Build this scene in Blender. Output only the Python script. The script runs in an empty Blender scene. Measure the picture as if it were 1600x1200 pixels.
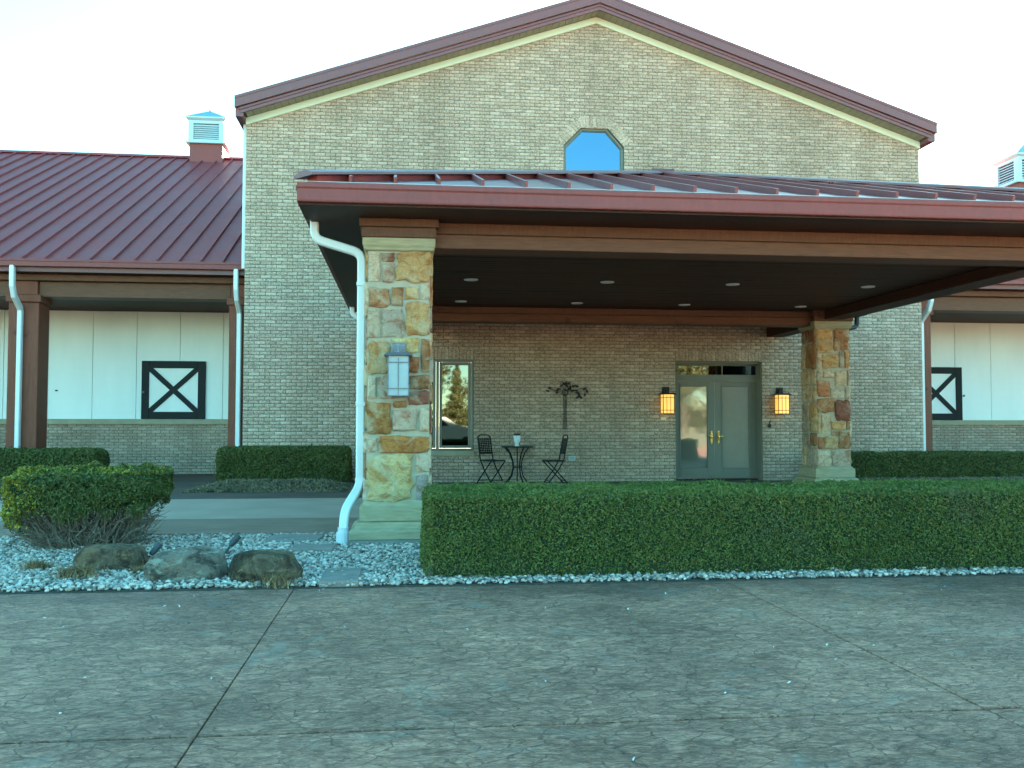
import bpy, bmesh, math, random
import numpy as np
from mathutils import Vector, Matrix, noise
rng = np.random.default_rng(7); random.seed(7)
R = math.radians
scene = bpy.context.scene
C = scene.collection

# ---------------------------------------------------------------- camera, sky, sun, exposure
def basis(yaw, pitch, roll):
    f = Vector((math.sin(yaw)*math.cos(pitch), math.cos(yaw)*math.cos(pitch), math.sin(pitch)))
    r0 = Vector((math.cos(yaw), -math.sin(yaw), 0)); u0 = r0.cross(f)
    return math.cos(roll)*r0+math.sin(roll)*u0, -math.sin(roll)*r0+math.cos(roll)*u0, f
cam_d = bpy.data.cameras.new('camera'); cam = bpy.data.objects.new('camera', cam_d); C.objects.link(cam)
cam_d.lens = 1485.78/1600*36; cam_d.sensor_width = 36; cam_d.clip_start = .05; cam_d.clip_end = 2000
r_, u_, f_ = basis(.1131, .0418, .0008)
cam.matrix_world = Matrix(((r_.x, u_.x, -f_.x, 0), (r_.y, u_.y, -f_.y, 0), (r_.z, u_.z, -f_.z, 1.1725), (0, 0, 0, 1)))
scene.camera = cam

SUN_AZ, SUN_EL = R(23), R(17.5)          # azimuth clockwise from +Y (behind the building, to the right)
world = bpy.data.worlds.new('World'); scene.world = world; world.use_nodes = True
nt = world.node_tree; nt.nodes.clear()
sky = nt.nodes.new('ShaderNodeTexSky'); sky.sky_type = 'NISHITA'; sky.sun_disc = False
sky.sun_elevation = SUN_EL; sky.sun_rotation = SUN_AZ; sky.air_density = .65; sky.dust_density = .17; sky.ozone_density = 4.6
tint = nt.nodes.new('ShaderNodeMix'); tint.data_type = 'RGBA'; tint.blend_type = 'MULTIPLY'; tint.inputs[0].default_value = 1
tint.inputs[7].default_value = (1.03, .97, .57, 1)
bg = nt.nodes.new('ShaderNodeBackground'); bg.inputs[1].default_value = .11
wo = nt.nodes.new('ShaderNodeOutputWorld')
gm = nt.nodes.new('ShaderNodeGamma'); gm.inputs[1].default_value = .74
hs = nt.nodes.new('ShaderNodeHueSaturation'); hs.inputs['Saturation'].default_value = 1.285
nt.links.new(sky.outputs[0], gm.inputs[0]); nt.links.new(gm.outputs[0], hs.inputs['Color']); nt.links.new(hs.outputs[0], tint.inputs[6]); nt.links.new(tint.outputs[2], bg.inputs[0]); nt.links.new(bg.outputs[0], wo.inputs[0])
sun_d = bpy.data.lights.new('sun', 'SUN'); sun_d.energy = 5.0; sun_d.angle = R(.5); sun_d.color = (1, .93, .8)
sun = bpy.data.objects.new('sun', sun_d); C.objects.link(sun)
sd = Vector((math.sin(SUN_AZ)*math.cos(SUN_EL), math.cos(SUN_AZ)*math.cos(SUN_EL), math.sin(SUN_EL)))
sun.rotation_euler = sd.to_track_quat('Z', 'Y').to_euler(); sun.location = sd*80
vs = scene.view_settings; vs.view_transform = 'Standard'; vs.look = 'None'; vs.gamma = 1; vs.use_curve_mapping = False
vs.exposure = 4.54
scene.render.film_transparent = False
scene.cycles.max_bounces = 8; scene.cycles.diffuse_bounces = 4; scene.cycles.glossy_bounces = 4

# ---------------------------------------------------------------- materials
class N:
    def __init__(s, name):
        s.m = bpy.data.materials.new(name); s.m.use_nodes = True; s.t = s.m.node_tree
        s.b = s.t.nodes['Principled BSDF']; s.pos = None
    def n(s, typ, **k):
        x = s.t.nodes.new(typ)
        for a, v in k.items(): setattr(x, a, v)
        return x
    def l(s, a, b): s.t.links.new(a, b)
    def coord(s, kind='pos', scale=(1, 1, 1)):
        if kind == 'pos': o = s.n('ShaderNodeNewGeometry').outputs['Position']
        else: o = s.n('ShaderNodeTexCoord').outputs['Object']
        mp = s.n('ShaderNodeMapping'); mp.inputs['Scale'].default_value = scale; s.l(o, mp.inputs[0]); return mp.outputs[0]
    def noise(s, scale, detail=4, rough=.6, co=None, dist=0):
        x = s.n('ShaderNodeTexNoise'); x.inputs['Scale'].default_value = scale; x.inputs['Detail'].default_value = detail
        x.inputs['Roughness'].default_value = rough; x.inputs['Distortion'].default_value = dist
        s.l(co if co else s.coord(), x.inputs['Vector']); return x.outputs[0]
    def ramp(s, fac, stops, interp='LINEAR'):
        x = s.n('ShaderNodeValToRGB'); x.color_ramp.interpolation = interp; e = x.color_ramp.elements
        while len(e) < len(stops): e.new(.5)
        for i, (p, c) in enumerate(stops): e[i].position = p; e[i].color = (*c, 1) if len(c) == 3 else c
        s.l(fac, x.inputs[0]); return x.outputs[0]
    def mix(s, fac, a, b, mode='MIX'):
        x = s.n('ShaderNodeMix'); x.data_type = 'RGBA'; x.blend_type = mode
        for v, i in ((fac, 0), (a, 6), (b, 7)):
            if isinstance(v, (int, float)): x.inputs[i].default_value = v
            elif isinstance(v, tuple): x.inputs[i].default_value = (*v, 1)
            else: s.l(v, x.inputs[i])
        return x.outputs[2]
    def math(s, op, a, b=0.0):
        x = s.n('ShaderNodeMath'); x.operation = op
        for v, i in ((a, 0), (b, 1)):
            if isinstance(v, (int, float)): x.inputs[i].default_value = v
            else: s.l(v, x.inputs[i])
        return x.outputs[0]
    def bump(s, h, strength=.3, dist=.01):
        x = s.n('ShaderNodeBump'); x.inputs['Strength'].default_value = strength; x.inputs['Distance'].default_value = dist
        s.l(h, x.inputs['Height']); s.l(x.outputs[0], s.b.inputs['Normal'])
    def col(s, c):
        if isinstance(c, tuple): s.b.inputs['Base Color'].default_value = (*c, 1)
        else: s.l(c, s.b.inputs['Base Color'])
    def set(s, rough=.6, metal=0, spec=.5):
        s.b.inputs['Roughness'].default_value = rough; s.b.inputs['Metallic'].default_value = metal
        s.b.inputs['Specular IOR Level'].default_value = spec; return s.m
    def rnd(s):
        a = s.n('ShaderNodeNewGeometry').outputs['Random Per Island']; b = s.n('ShaderNodeObjectInfo').outputs['Random']
        return s.math('FRACT', s.math('ADD', a, b))

M = {}
def simple(key, c, rough=.5, metal=0, spec=.5, var=.12, scale=3, bump=0, bscale=60, co=(1, 1, 1)):
    n = N(key); v = n.noise(scale, 4, .6, n.coord('pos', co))
    n.col(n.ramp(v, [(.25, tuple(x*(1-var) for x in c)), (.75, tuple(min(1, x*(1+var)) for x in c))]))
    if bump: n.bump(n.noise(bscale, 3), bump, .004)
    M[key] = n.set(rough, metal, spec)
def brick_mat(key, light, mid, dark, warm):
    n = N(key); r = n.rnd()
    base = n.ramp(r, [(0, tuple(.35*a+.65*b for a, b in zip(dark, mid))), (.16, mid), (.42, warm), (.62, mid), (.9, light), (1, light)])
    v = n.noise(38, 5, .75, n.coord('pos', (1, 1, 1.5)))
    c = n.mix(n.ramp(v, [(.46, (0, 0, 0)), (.60, (.9, .9, .9))]), base, tuple(min(1, x*1.30) for x in light))
    d = n.noise(24, 5, .75, n.coord('pos', (1, 1, 1.8)))
    c = n.mix(n.ramp(d, [(.50, (0, 0, 0)), (.66, (.85, .85, .85))]), c, dark)
    w = n.noise(.45, 5, .65, n.coord('pos', (1, 1, .45))); w2 = n.noise(2.2, 4, .6, n.coord('pos', (1, 1, .12)))
    c = n.mix(1.0, c, n.ramp(w, [(.3, (.84, .84, .84)), (.7, (1.10, 1.10, 1.10))]), 'MULTIPLY')
    c = n.mix(1.0, c, n.ramp(w2, [(.35, (1.04, 1.04, 1.04)), (.72, (.84, .83, .81))]), 'MULTIPLY')
    n.col(c); n.bump(n.noise(45, 5, .7), .7, .010); M[key] = n.set(.9, 0, .15)
brick_mat('brick', (.48, .36, .27), (.34, .245, .175), (.18, .125, .088), (.36, .255, .18))
simple('mortar', (.115, .105, .08), .95, var=.2, scale=8, bump=.4)
def brick_tex():
    n = N('brick_side'); b = n.n('ShaderNodeTexBrick'); co = n.coord('pos')
    sx = n.n('ShaderNodeSeparateXYZ'); n.l(co, sx.inputs[0]); cx = n.n('ShaderNodeCombineXYZ'); n.l(sx.outputs[1], cx.inputs[0]); n.l(sx.outputs[2], cx.inputs[1])
    n.l(cx.outputs[0], b.inputs[0]); b.inputs['Scale'].default_value = 1; b.inputs['Brick Width'].default_value = .203; b.inputs['Row Height'].default_value = .0677
    b.inputs['Mortar Size'].default_value = .006; b.inputs['Color1'].default_value = (.45, .42, .34, 1); b.inputs['Color2'].default_value = (.28, .25, .2, 1); b.inputs['Mortar'].default_value = (.16, .145, .12, 1)
    n.col(b.outputs[0]); M['brick_side'] = n.set(.9)
brick_tex()
def metal_roof(key, c, rough=.38, spec=.5):
    n = N(key); v = n.noise(1.1, 5, .65); w = n.noise(30, 3, .6, n.coord('pos', (1, .12, .3)))
    a = n.ramp(v, [(.3, tuple(x*.86 for x in c)), (.7, tuple(x*1.14 for x in c))])
    n.col(n.mix(.35, a, n.ramp(w, [(.3, tuple(x*.8 for x in c)), (.7, tuple(x*1.2 for x in c))])))
    rr = n.ramp(v, [(.3, (rough-.06,)*3), (.7, (rough+.1,)*3)]); n.l(rr, n.b.inputs['Roughness']); n.bump(n.noise(2.2, 2), .12, .02)
    n.b.inputs['Specular IOR Level'].default_value = spec; M[key] = n.m
metal_roof('roof_metal', (.265, .060, .062), .5, .04); metal_roof('canopy_metal', (.21, .056, .055), .33, .42); metal_roof('gutter_metal', (.20, .050, .046), .5, .28); metal_roof('fascia_metal', (.15, .052, .056), .45)
def wood(key, c1, c2, axis=(1, 1, 1), rough=.6):
    n = N(key); v = n.noise(9, 6, .65, n.coord('pos', axis), .6); k = n.noise(2.2, 2, .5, n.coord('pos'))
    c = n.ramp(v, [(.3, c1), (.7, c2)])
    c = n.mix(n.ramp(k, [(.69, (0, 0, 0)), (.74, (.75, .75, .75))]), c, tuple(x*.35 for x in c1))
    n.col(c); n.bump(v, .25, .004); M[key] = n.set(rough, 0, .12 if key == 'wood_dark' else .3)
wood('wood_beam', (.090, .034, .017), (.155, .060, .029), (.5, 5, 5))
wood('wood_post', (.13, .034, .017), (.205, .056, .028), (5, 5, .4))
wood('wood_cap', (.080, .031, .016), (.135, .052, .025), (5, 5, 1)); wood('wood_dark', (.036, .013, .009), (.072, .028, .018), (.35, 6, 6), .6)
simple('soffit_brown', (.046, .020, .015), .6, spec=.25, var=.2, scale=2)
simple('panel_paint', (.84, .85, .79), .6, spec=.3, var=.05, scale=2.2, co=(1, 1, .25), bump=.12, bscale=18)
simple('white_metal', (.60, .62, .60), .35, var=.04, scale=5)
simple('frieze_paint', (.55, .58, .44), .5, var=.04)
simple('soffit_vinyl', (.30, .29, .21), .6, var=.08)
simple('sill_stone', (.34, .29, .19), .8, var=.16, scale=5, bump=.3)
simple('black_paint', (.006, .009, .010), .55, spec=.22, var=.2)
simple('iron', (.006, .007, .007), .5, 0, .25, var=.2)
simple('bronze', (.016, .014, .013), .5, .2, .3, var=.25, scale=20)
simple('pewter', (.16, .17, .19), .55, .4, var=.3, scale=40)
simple('green_frame', (.165, .162, .128), .5, spec=.3, var=.06)
simple('brass', (.75, .52, .16), .25, 1, var=.08)
simple('shade_cloth', (.24, .205, .155), .35, spec=.4, var=.06, scale=6)
simple('cupola_paint', (.36, .50, .54), .5, var=.05)
metal_roof('cupola_roof', (.10, .21, .28), .35, .35)
simple('plastic_white', (.58, .61, .61), .4, var=.03)
simple('flower_pot', (.62, .70, .72), .3, var=.2, scale=40)
simple('leaf_dark', (.02, .03, .02), .6)
simple('plaque', (.62, .55, .32), .4)
simple('rubber', (.02, .02, .02), .7)
simple('car_white', (.55, .52, .48), .3, var=.02)
simple('asphalt', (.055, .058, .058), .75, var=.3, scale=1.2, bump=.3)
simple('dark_slab', (.115, .076, .06), .75, spec=.15, var=.22, scale=1.3, bump=.2)
simple('lane_light', (.40, .27, .20), .85, spec=.15, var=.13, scale=1.4, bump=.35)
simple('lane_border', (.27, .165, .115), .85, spec=.15, var=.18, scale=2.2, bump=.35)
simple('footing', (.2, .2, .17), .85, var=.2, scale=6, bump=.3)
simple('paver', (.22, .175, .145), .8, var=.22, scale=7, bump=.5)
simple('bed_soil', (.05, .048, .04), .95, var=.3, scale=20)
simple('bark', (.085, .065, .045), .9, var=.35, scale=14, bump=.4)
simple('twig', (.19, .145, .105), .9, var=.35, scale=20)
simple('lawn', (.20, .175, .085), .95, var=.4, scale=.4)
simple('spot_metal', (.04, .043, .045), .5, var=.2)
simple('window_seat', (.30, .26, .15), .8, var=.12, bump=.2)
def glass(key, c, rough):
    n = N(key); n.col(c); n.bump(n.noise(1.6, 2, .5), .012, .05); n.b.inputs['IOR'].default_value = 1.52; M[key] = n.set(rough, 1, .5)
glass('mirror_glass', (.105, .105, .085), .02); glass('dark_glass', (.02, .03, .045), .05)
n = N('door_glass'); n.col((.15, .155, .125)); n.bump(n.noise(3, 2, .5), .02, .05); n.b.inputs['IOR'].default_value = 2.1; M['door_glass'] = n.set(.04, .2, .6)
glass('sky_glass', (.10, .155, .22), .02)
def emit(key, c, s, base=(.8, .5, .2)):
    n = N(key); n.b.inputs['Base Color'].default_value = (*base, 1)
    v = n.noise(9, 3, .6, n.coord('pos', (1, 1, .35)))
    cc = n.ramp(v, [(.3, tuple(x*.62 for x in c)), (.7, c)]); n.l(cc, n.b.inputs['Emission Color']); n.b.inputs['Emission Strength'].default_value = s
    M[key] = n.set(.3)
emit('amber_glass', (1.0, .46, .05), .062)
simple('art_glass', (.30, .36, .36), .25, var=.07, scale=9)
simple('light_trim', (.55, .56, .54), .5, var=.03)
def stone_mat():
    n = N('field_stone'); oc = n.n('ShaderNodeObjectInfo').outputs['Color']
    v = n.noise(5.5, 8, .7, None, 1.6); w = n.noise(40, 8, .8); q = n.noise(3.0, 6, .65, None, 1.4); st = n.noise(4, 8, .7, n.coord('pos', (1.2, 1, 3.6)), 1.2)
    c = n.mix(n.ramp(v, [(.40, (.9, .9, .9)), (.54, (0, 0, 0))]), oc, n.mix(1.0, oc, (.70, .46, .33), 'MULTIPLY'))
    c = n.mix(n.ramp(q, [(.50, (0, 0, 0)), (.60, (.75, .75, .75))]), c, n.mix(.6, oc, (.50, .44, .30)))
    c = n.mix(n.ramp(st, [(.58, (0, 0, 0)), (.64, (.8, .8, .8))]), c, n.mix(.5, oc, (.22, .10, .045)))
    c = n.mix(n.ramp(w, [(.52, (0, 0, 0)), (.66, (.6, .6, .6))]), c, n.mix(1.0, c, (1.5, 1.5, 1.5), 'MULTIPLY'))
    c = n.mix(n.ramp(w, [(.34, (.6, .6, .6)), (.45, (0, 0, 0))]), c, n.mix(1.0, c, (.5, .46, .42), 'MULTIPLY'))
    n.col(c); n.bump(n.math('ADD', n.math('ADD', v, st), n.math('MULTIPLY', w, .5)), 1.0, .022); M['field_stone'] = n.set(.88, 0, .2)
stone_mat()
simple('stone_mortar', (.38, .32, .225), .95, var=.12, scale=12, bump=.6, bscale=90)
def limestone():
    n = N('limestone'); v = n.noise(6, 5, .6, n.coord('pos', (1, 1, 6)), .4); w = n.noise(2, 4, .6)
    c = n.ramp(v, [(.3, (.26, .21, .115)), (.7, (.39, .335, .20))]); n.col(n.mix(n.ramp(w, [(.4, (0, 0, 0)), (.7, (.5, .5, .5))]), c, (.25, .24, .165)))
    n.bump(v, .5, .008); M['limestone'] = n.set(.85)
limestone()
def rock_mat(key, c1, c2, c3):
    n = N(key); v = n.noise(2.6, 8, .7, None, 1.8); w = n.noise(26, 8, .8); s = n.noise(4, 8, .7, n.coord('pos', (1.2, 1, 4)), .9); u = n.noise(9, 6, .7, None, .6)
    c = n.ramp(v, [(.38, c1), (.47, c2), (.62, c3)])
    c = n.mix(n.ramp(s, [(.53, (0, 0, 0)), (.60, (.75, .75, .75))]), c, tuple(min(.42, x*1.45) for x in c3))
    c = n.mix(n.ramp(u, [(.52, (0, 0, 0)), (.62, (.7, .7, .7))]), c, tuple(x*.55 for x in c1))
    c = n.mix(n.ramp(w, [(.50, (0, 0, 0)), (.62, (.6, .6, .6))]), c, n.mix(1.0, c, (.45, .44, .42), 'MULTIPLY'))
    n.col(c); n.bump(n.math('ADD', n.math('ADD', v, s), n.math('MULTIPLY', w, .6)), 1.0, .05); M[key] = n.set(.92, 0, .15)
rock_mat('rock_brown', (.085, .055, .036), (.19, .13, .085), (.28, .165, .085))
rock_mat('rock_grey', (.085, .07, .055), (.25, .19, .145), (.38, .29, .22))
rock_mat('rock_dark', (.03, .023, .017), (.11, .08, .05), (.27, .19, .12))
def concrete():
    n = N('stamped_concrete')
    a = n.noise(.55, 5, .6); b = n.noise(6, 6, .72, n.coord('pos', (1, 1.5, 1)), 1.4); d = n.noise(38, 5, .75)
    e = n.noise(14, 5, .7, n.coord('pos', (1, 1.9, 1)), 2.0)
    vo = n.n('ShaderNodeTexVoronoi'); vo.feature = 'DISTANCE_TO_EDGE'; vo.inputs['Scale'].default_value = 8
    vw = n.n('ShaderNodeMix'); vw.data_type = 'VECTOR'; vw.inputs[0].default_value = .16
    nn = n.n('ShaderNodeTexNoise'); nn.inputs['Scale'].default_value = 5; nn.inputs['Detail'].default_value = 5; n.l(n.coord(), nn.inputs['Vector'])
    n.l(n.coord('pos', (1, 1.6, 1)), vw.inputs[4]); n.l(nn.outputs['Color'], vw.inputs[5]); n.l(vw.outputs[1], vo.inputs['Vector'])
    vo2 = vo.outputs['Distance']
    crack = n.ramp(vo2, [(0, (1, 1, 1)), (.035, (0, 0, 0))])
    c = n.ramp(b, [(.30, (.10, .094, .080)), (.50, (.215, .205, .172)), (.70, (.35, .33, .275))])
    c = n.mix(n.ramp(e, [(.50, (0, 0, 0)), (.64, (.68, .68, .68))]), c, (.060, .058, .050))
    c = n.mix(n.ramp(e, [(.32, (.8, .8, .8)), (.44, (0, 0, 0))]), c, (.38, .36, .30))
    c = n.mix(n.math('MULTIPLY', crack, n.ramp(b, [(.40, (0, 0, 0)), (.55, (.75, .75, .75))])), c, (.035, .042, .040))
    c = n.mix(n.ramp(d, [(.5, (0, 0, 0)), (.68, (.5, .5, .5))]), c, n.mix(1.0, c, (1.5, 1.5, 1.45), 'MULTIPLY'))
    c = n.mix(1.0, c, n.ramp(a, [(.34, (1.40, .73, .56)), (.5, (2.1, 1.06, .82)), (.66, (2.75, 1.37, 1.04))]), 'MULTIPLY')
    c = n.mix(n.ramp(n.noise(1.9, 6, .7, None, 1.2), [(.56, (0, 0, 0)), (.74, (.6, .6, .6))]), c, (.36, .335, .275))
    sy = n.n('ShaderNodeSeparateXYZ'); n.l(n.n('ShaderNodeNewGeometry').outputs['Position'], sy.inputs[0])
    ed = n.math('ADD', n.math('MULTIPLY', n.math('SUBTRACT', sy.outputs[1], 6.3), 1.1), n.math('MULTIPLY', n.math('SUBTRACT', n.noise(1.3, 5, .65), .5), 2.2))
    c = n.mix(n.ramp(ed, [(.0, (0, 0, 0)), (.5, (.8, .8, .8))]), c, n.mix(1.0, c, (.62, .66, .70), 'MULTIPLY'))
    c = n.mix(n.ramp(n.noise(150, 2, .5), [(.68, (0, 0, 0)), (.73, (.5, .5, .5))]), c, (.45, .46, .43))
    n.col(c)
    h = n.math('ADD', n.math('ADD', b, n.math('MULTIPLY', e, .7)), n.math('MULTIPLY', n.math('SUBTRACT', d, crack), .22))
    n.bump(h, 1.0, .03); n.l(n.ramp(b, [(.3, (.42,)*3), (.7, (.6,)*3)]), n.b.inputs['Roughness']); n.b.inputs['Specular IOR Level'].default_value = .12
    M['stamped_concrete'] = n.m
concrete()
def leafy(key, stops, rough=.55, spec=.3, extra=None):
    n = N(key); r = n.n('ShaderNodeNewGeometry').outputs['Random Per Island']
    c = n.ramp(r, stops)
    v = n.noise(1.3, 3, .6); c = n.mix(1.0, c, n.ramp(v, [(.3, (.8, .84, .8)), (.7, (1.2, 1.14, 1.1))]), 'MULTIPLY')
    if extra: c = n.mix(n.ramp(n.noise(extra[0], 3, .6), [(extra[1], (0, 0, 0)), (extra[1]+.12, (.8, .8, .8))]), c, extra[2])
    n.col(c); n.set(rough, 0, spec)
    tr = n.n('ShaderNodeBsdfTranslucent'); n.l(c, tr.inputs[0]); mx = n.n('ShaderNodeMixShader'); mx.inputs[0].default_value = .22
    n.l(n.b.outputs[0], mx.inputs[1]); n.l(tr.outputs[0], mx.inputs[2]); n.l(mx.outputs[0], n.t.nodes['Material Output'].inputs[0]); M[key] = n.m
leafy('box_leaf', extra=(1.1, .60, (.12, .12, .05)), stops=[(0, (.080, .105, .024)), (.5, (.118, .148, .031)), (.9, (.16, .182, .038)), (.97, (.21, .21, .05)), (1, (.32, .20, .075))])
leafy('yew_leaf', [(0, (.046, .058, .015)), (.5, (.082, .10, .023)), (.9, (.13, .142, .034)), (1, (.12, .10, .05))])
leafy('juniper_leaf', [(0, (.035, .048, .014)), (.4, (.075, .098, .024)), (.8, (.12, .14, .034)), (1, (.17, .17, .05))])
leafy('juniper_gold', [(0, (.16, .15, .015)), (.5, (.30, .25, .025)), (1, (.48, .38, .05))])
leafy('dry_cover', [(0, (.075, .062, .036)), (.4, (.15, .125, .072)), (.8, (.24, .185, .11)), (1, (.36, .27, .17))])
leafy('dry_grass', [(0, (.14, .09, .045)), (.5, (.27, .17, .085)), (1, (.44, .28, .15))])
leafy('tree_leaf', [(0, (.05, .05, .02)), (.5, (.10, .09, .035)), (1, (.16, .14, .06))])
leafy('conifer_leaf', [(0, (.06, .075, .03)), (1, (.16, .165, .07))])
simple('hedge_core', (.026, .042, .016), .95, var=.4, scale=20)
def gravel_mat():
    n = N('white_gravel'); r = n.n('ShaderNodeNewGeometry').outputs['Random Per Island']
    c = n.ramp(r, [(0, (.10, .08, .065)), (.25, (.27, .22, .18)), (.55, (.45, .37, .31)), (.85, (.64, .545, .46)), (1, (.38, .28, .19))])
    n.col(c); n.bump(n.noise(60, 3), .4, .004); M['white_gravel'] = n.set(.7)
gravel_mat()

# ---------------------------------------------------------------- object helpers
WL = {}
def tag(o, label=None, cat=None, group=None, kind=None):
    if label: o['label'] = label
    if cat: o['category'] = cat
    if group: o['group'] = group
    if kind: o['kind'] = kind
    return o
def thing(name, label, cat, loc, group=None, kind=None):
    o = bpy.data.objects.new(name, None); C.objects.link(o); o.location = loc; o.empty_display_size = .1
    WL[o.name] = Vector(loc); return tag(o, label, cat, group, kind)
def link(me, name, mat, parent=None, world=True):
    if mat is not None and len(me.materials) == 0: me.materials.append(M[mat] if isinstance(mat, str) else mat)
    o = bpy.data.objects.new(name, me); C.objects.link(o)
    if parent is not None:
        o.parent = parent; p = WL[parent.name]
        if world: me.transform(Matrix.Translation(-p))
        WL[o.name] = p
    else: WL[o.name] = Vector((0, 0, 0))
    return o
def place(me, name, parent, pos, rot=(0, 0, 0)):
    """a piece that shares mesh data, set at a world position under its parent"""
    o = bpy.data.objects.new(name, me); C.objects.link(o); o.parent = parent; o.location = Vector(pos)-WL[parent.name]; o.rotation_euler = rot
    WL[o.name] = Vector(pos); return o
def fast_mesh(name, V, F):
    V = np.asarray(V, np.float32); F = np.asarray(F, np.int32); k = F.shape[1]
    me = bpy.data.meshes.new(name); me.vertices.add(len(V)); me.vertices.foreach_set('co', V.ravel())
    me.loops.add(F.size); me.loops.foreach_set('vertex_index', F.ravel()); me.polygons.add(len(F))
    me.polygons.foreach_set('loop_start', np.arange(0, F.size, k, dtype=np.int32)); me.update(calc_edges=True); return me
class MB:
    def __init__(s): s.v = []; s.f = []
    def add(s, vs, fs):
        b = len(s.v); s.v += [tuple(v) for v in vs]; s.f += [tuple(i+b for i in f) for f in fs]; return s
    def box(s, x0, x1, y0, y1, z0, z1):
        return s.add([(x0,y0,z0),(x1,y0,z0),(x1,y1,z0),(x0,y1,z0),(x0,y0,z1),(x1,y0,z1),(x1,y1,z1),(x0,y1,z1)],
                     [(3,2,1,0),(4,5,6,7),(0,1,5,4),(1,2,6,5),(2,3,7,6),(3,0,4,7)])
    def hexa(s, b, t):
        n = len(b); return s.add(list(b)+list(t), [tuple(range(n))[::-1], tuple(range(n, 2*n))]+[(i, (i+1) % n, n+(i+1) % n, n+i) for i in range(n)])
    def bar(s, p, q, w, h, up=(0, 0, 1)):
        p, q = Vector(p), Vector(q); d = (q-p).normalized(); up = Vector(up)
        sd_ = d.cross(up)
        if sd_.length < 1e-4: sd_ = d.cross(Vector((1, 0, 0)))
        sd_.normalize(); u = sd_.cross(d); a, b = sd_*w/2, u*h/2
        return s.hexa([p-a-b, p+a-b, p+a+b, p-a+b][::-1], [q-a-b, q+a-b, q+a+b, q-a+b][::-1])
    def tube(s, pts, r, n=8, taper=None, sq=None):
        pts = [Vector(p) for p in pts]; rings = []; ref = None
        for i, p in enumerate(pts):
            d = ((pts[min(i+1, len(pts)-1)]-pts[max(i-1, 0)])).normalized()
            if ref is None: ref = Vector((0, 0, 1)) if abs(d.z) < .9 else Vector((1, 0, 0))
            a = (ref-d*ref.dot(d)).normalized(); b = d.cross(a); ref = a
            rr = r if taper is None else r*taper[i]
            if sq: rings.append([p+a*x*sq[0]+b*y*sq[1] for x, y in ((-1,-.7),(-.7,-1),(.7,-1),(1,-.7),(1,.7),(.7,1),(-.7,1),(-1,.7))])
            else: rings.append([p+a*rr*math.cos(2*math.pi*k/n)+b*rr*math.sin(2*math.pi*k/n) for k in range(n)])
        m = len(rings[0]); V = [v for R_ in rings for v in R_]; F = [tuple(range(m))[::-1], tuple(range(len(V)-m, len(V)))]
        for i in range(len(rings)-1):
            F += [(i*m+k, i*m+(k+1) % m, (i+1)*m+(k+1) % m, (i+1)*m+k) for k in range(m)]
        return s.add(V, F)
    def lathe(s, prof, c, n=20):
        V = [(c[0]+r*math.cos(2*math.pi*k/n), c[1]+r*math.sin(2*math.pi*k/n), c[2]+z) for r, z in prof for k in range(n)]
        F = [tuple(range(n))[::-1], tuple(range(len(V)-n, len(V)))]
        for i in range(len(prof)-1): F += [(i*n+k, i*n+(k+1) % n, (i+1)*n+(k+1) % n, (i+1)*n+k) for k in range(n)]
        return s.add(V, F)
    def squares(s, prof, x0, x1, y0, y1):
        """stack of square rings: (offset, z)"""
        V = []
        for o, z in prof: V += [(x0-o, y0-o, z), (x1+o, y0-o, z), (x1+o, y1+o, z), (x0-o, y1+o, z)]
        F = [(3, 2, 1, 0), tuple(range(len(V)-4, len(V)))]
        for i in range(len(prof)-1): F += [(i*4+k, i*4+(k+1) % 4, (i+1)*4+(k+1) % 4, (i+1)*4+k) for k in range(4)]
        return s.add(V, F)
    def extrude(s, prof, p, q, out, up=(0, 0, 1)):
        """profile of (out, up) points swept from p to q"""
        p, q, out, up = Vector(p), Vector(q), Vector(out), Vector(up)
        return s.hexa([p+out*a+up*b for a, b in prof], [q+out*a+up*b for a, b in prof])
    def mesh(s, name, bevel=0, smooth=False):
        me = bpy.data.meshes.new(name); me.from_pydata(s.v, [], s.f)
        bm = bmesh.new(); bm.from_mesh(me); bmesh.ops.recalc_face_normals(bm, faces=bm.faces)
        if bevel: bmesh.ops.bevel(bm, geom=[e for e in bm.edges if e.calc_face_angle(0) > .5], offset=bevel, segments=1, affect='EDGES', clamp_overlap=True)
        bm.to_mesh(me); bm.free()
        if smooth: me.shade_smooth()
        return me
    def build(s, name, mat, parent=None, bevel=0, smooth=False, world=True, label=None, kind=None):
        return tag(link(s.mesh(name, bevel, smooth), name, mat, parent, world), label, kind=kind)
def copy_tree(o, loc, rotz=None, parent=None):
    c = o.copy(); C.objects.link(c)
    if parent: c.parent = parent
    else:
        c.location = loc
        if rotz is not None: c.rotation_euler = (0, 0, rotz)
    for ch in list(o.children): copy_tree(ch, None, None, c)
    return c
def leaves(P, Nn, size, spread=.8, aspect=.55):
    """diamond leaves at points P loosely facing along Nn"""
    P = np.asarray(P); n = len(P); Nn = np.asarray(Nn)+rng.normal(0, spread, (n, 3)); Nn /= np.linalg.norm(Nn, axis=1, keepdims=True)+1e-9
    a = np.cross(Nn, rng.normal(0, 1, (n, 3))); a /= np.linalg.norm(a, axis=1, keepdims=True)+1e-9; b = np.cross(Nn, a)
    L = (size*rng.uniform(.6, 1.3, n))[:, None]; a = a*L; b = b*L*aspect
    V = np.stack([P-a, P-b*.9-a*.1+Nn*L*.12, P+a, P+b*.9-a*.1+Nn*L*.12], 1).reshape(-1, 3)
    return V, np.arange(4*n).reshape(n, 4)
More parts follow.
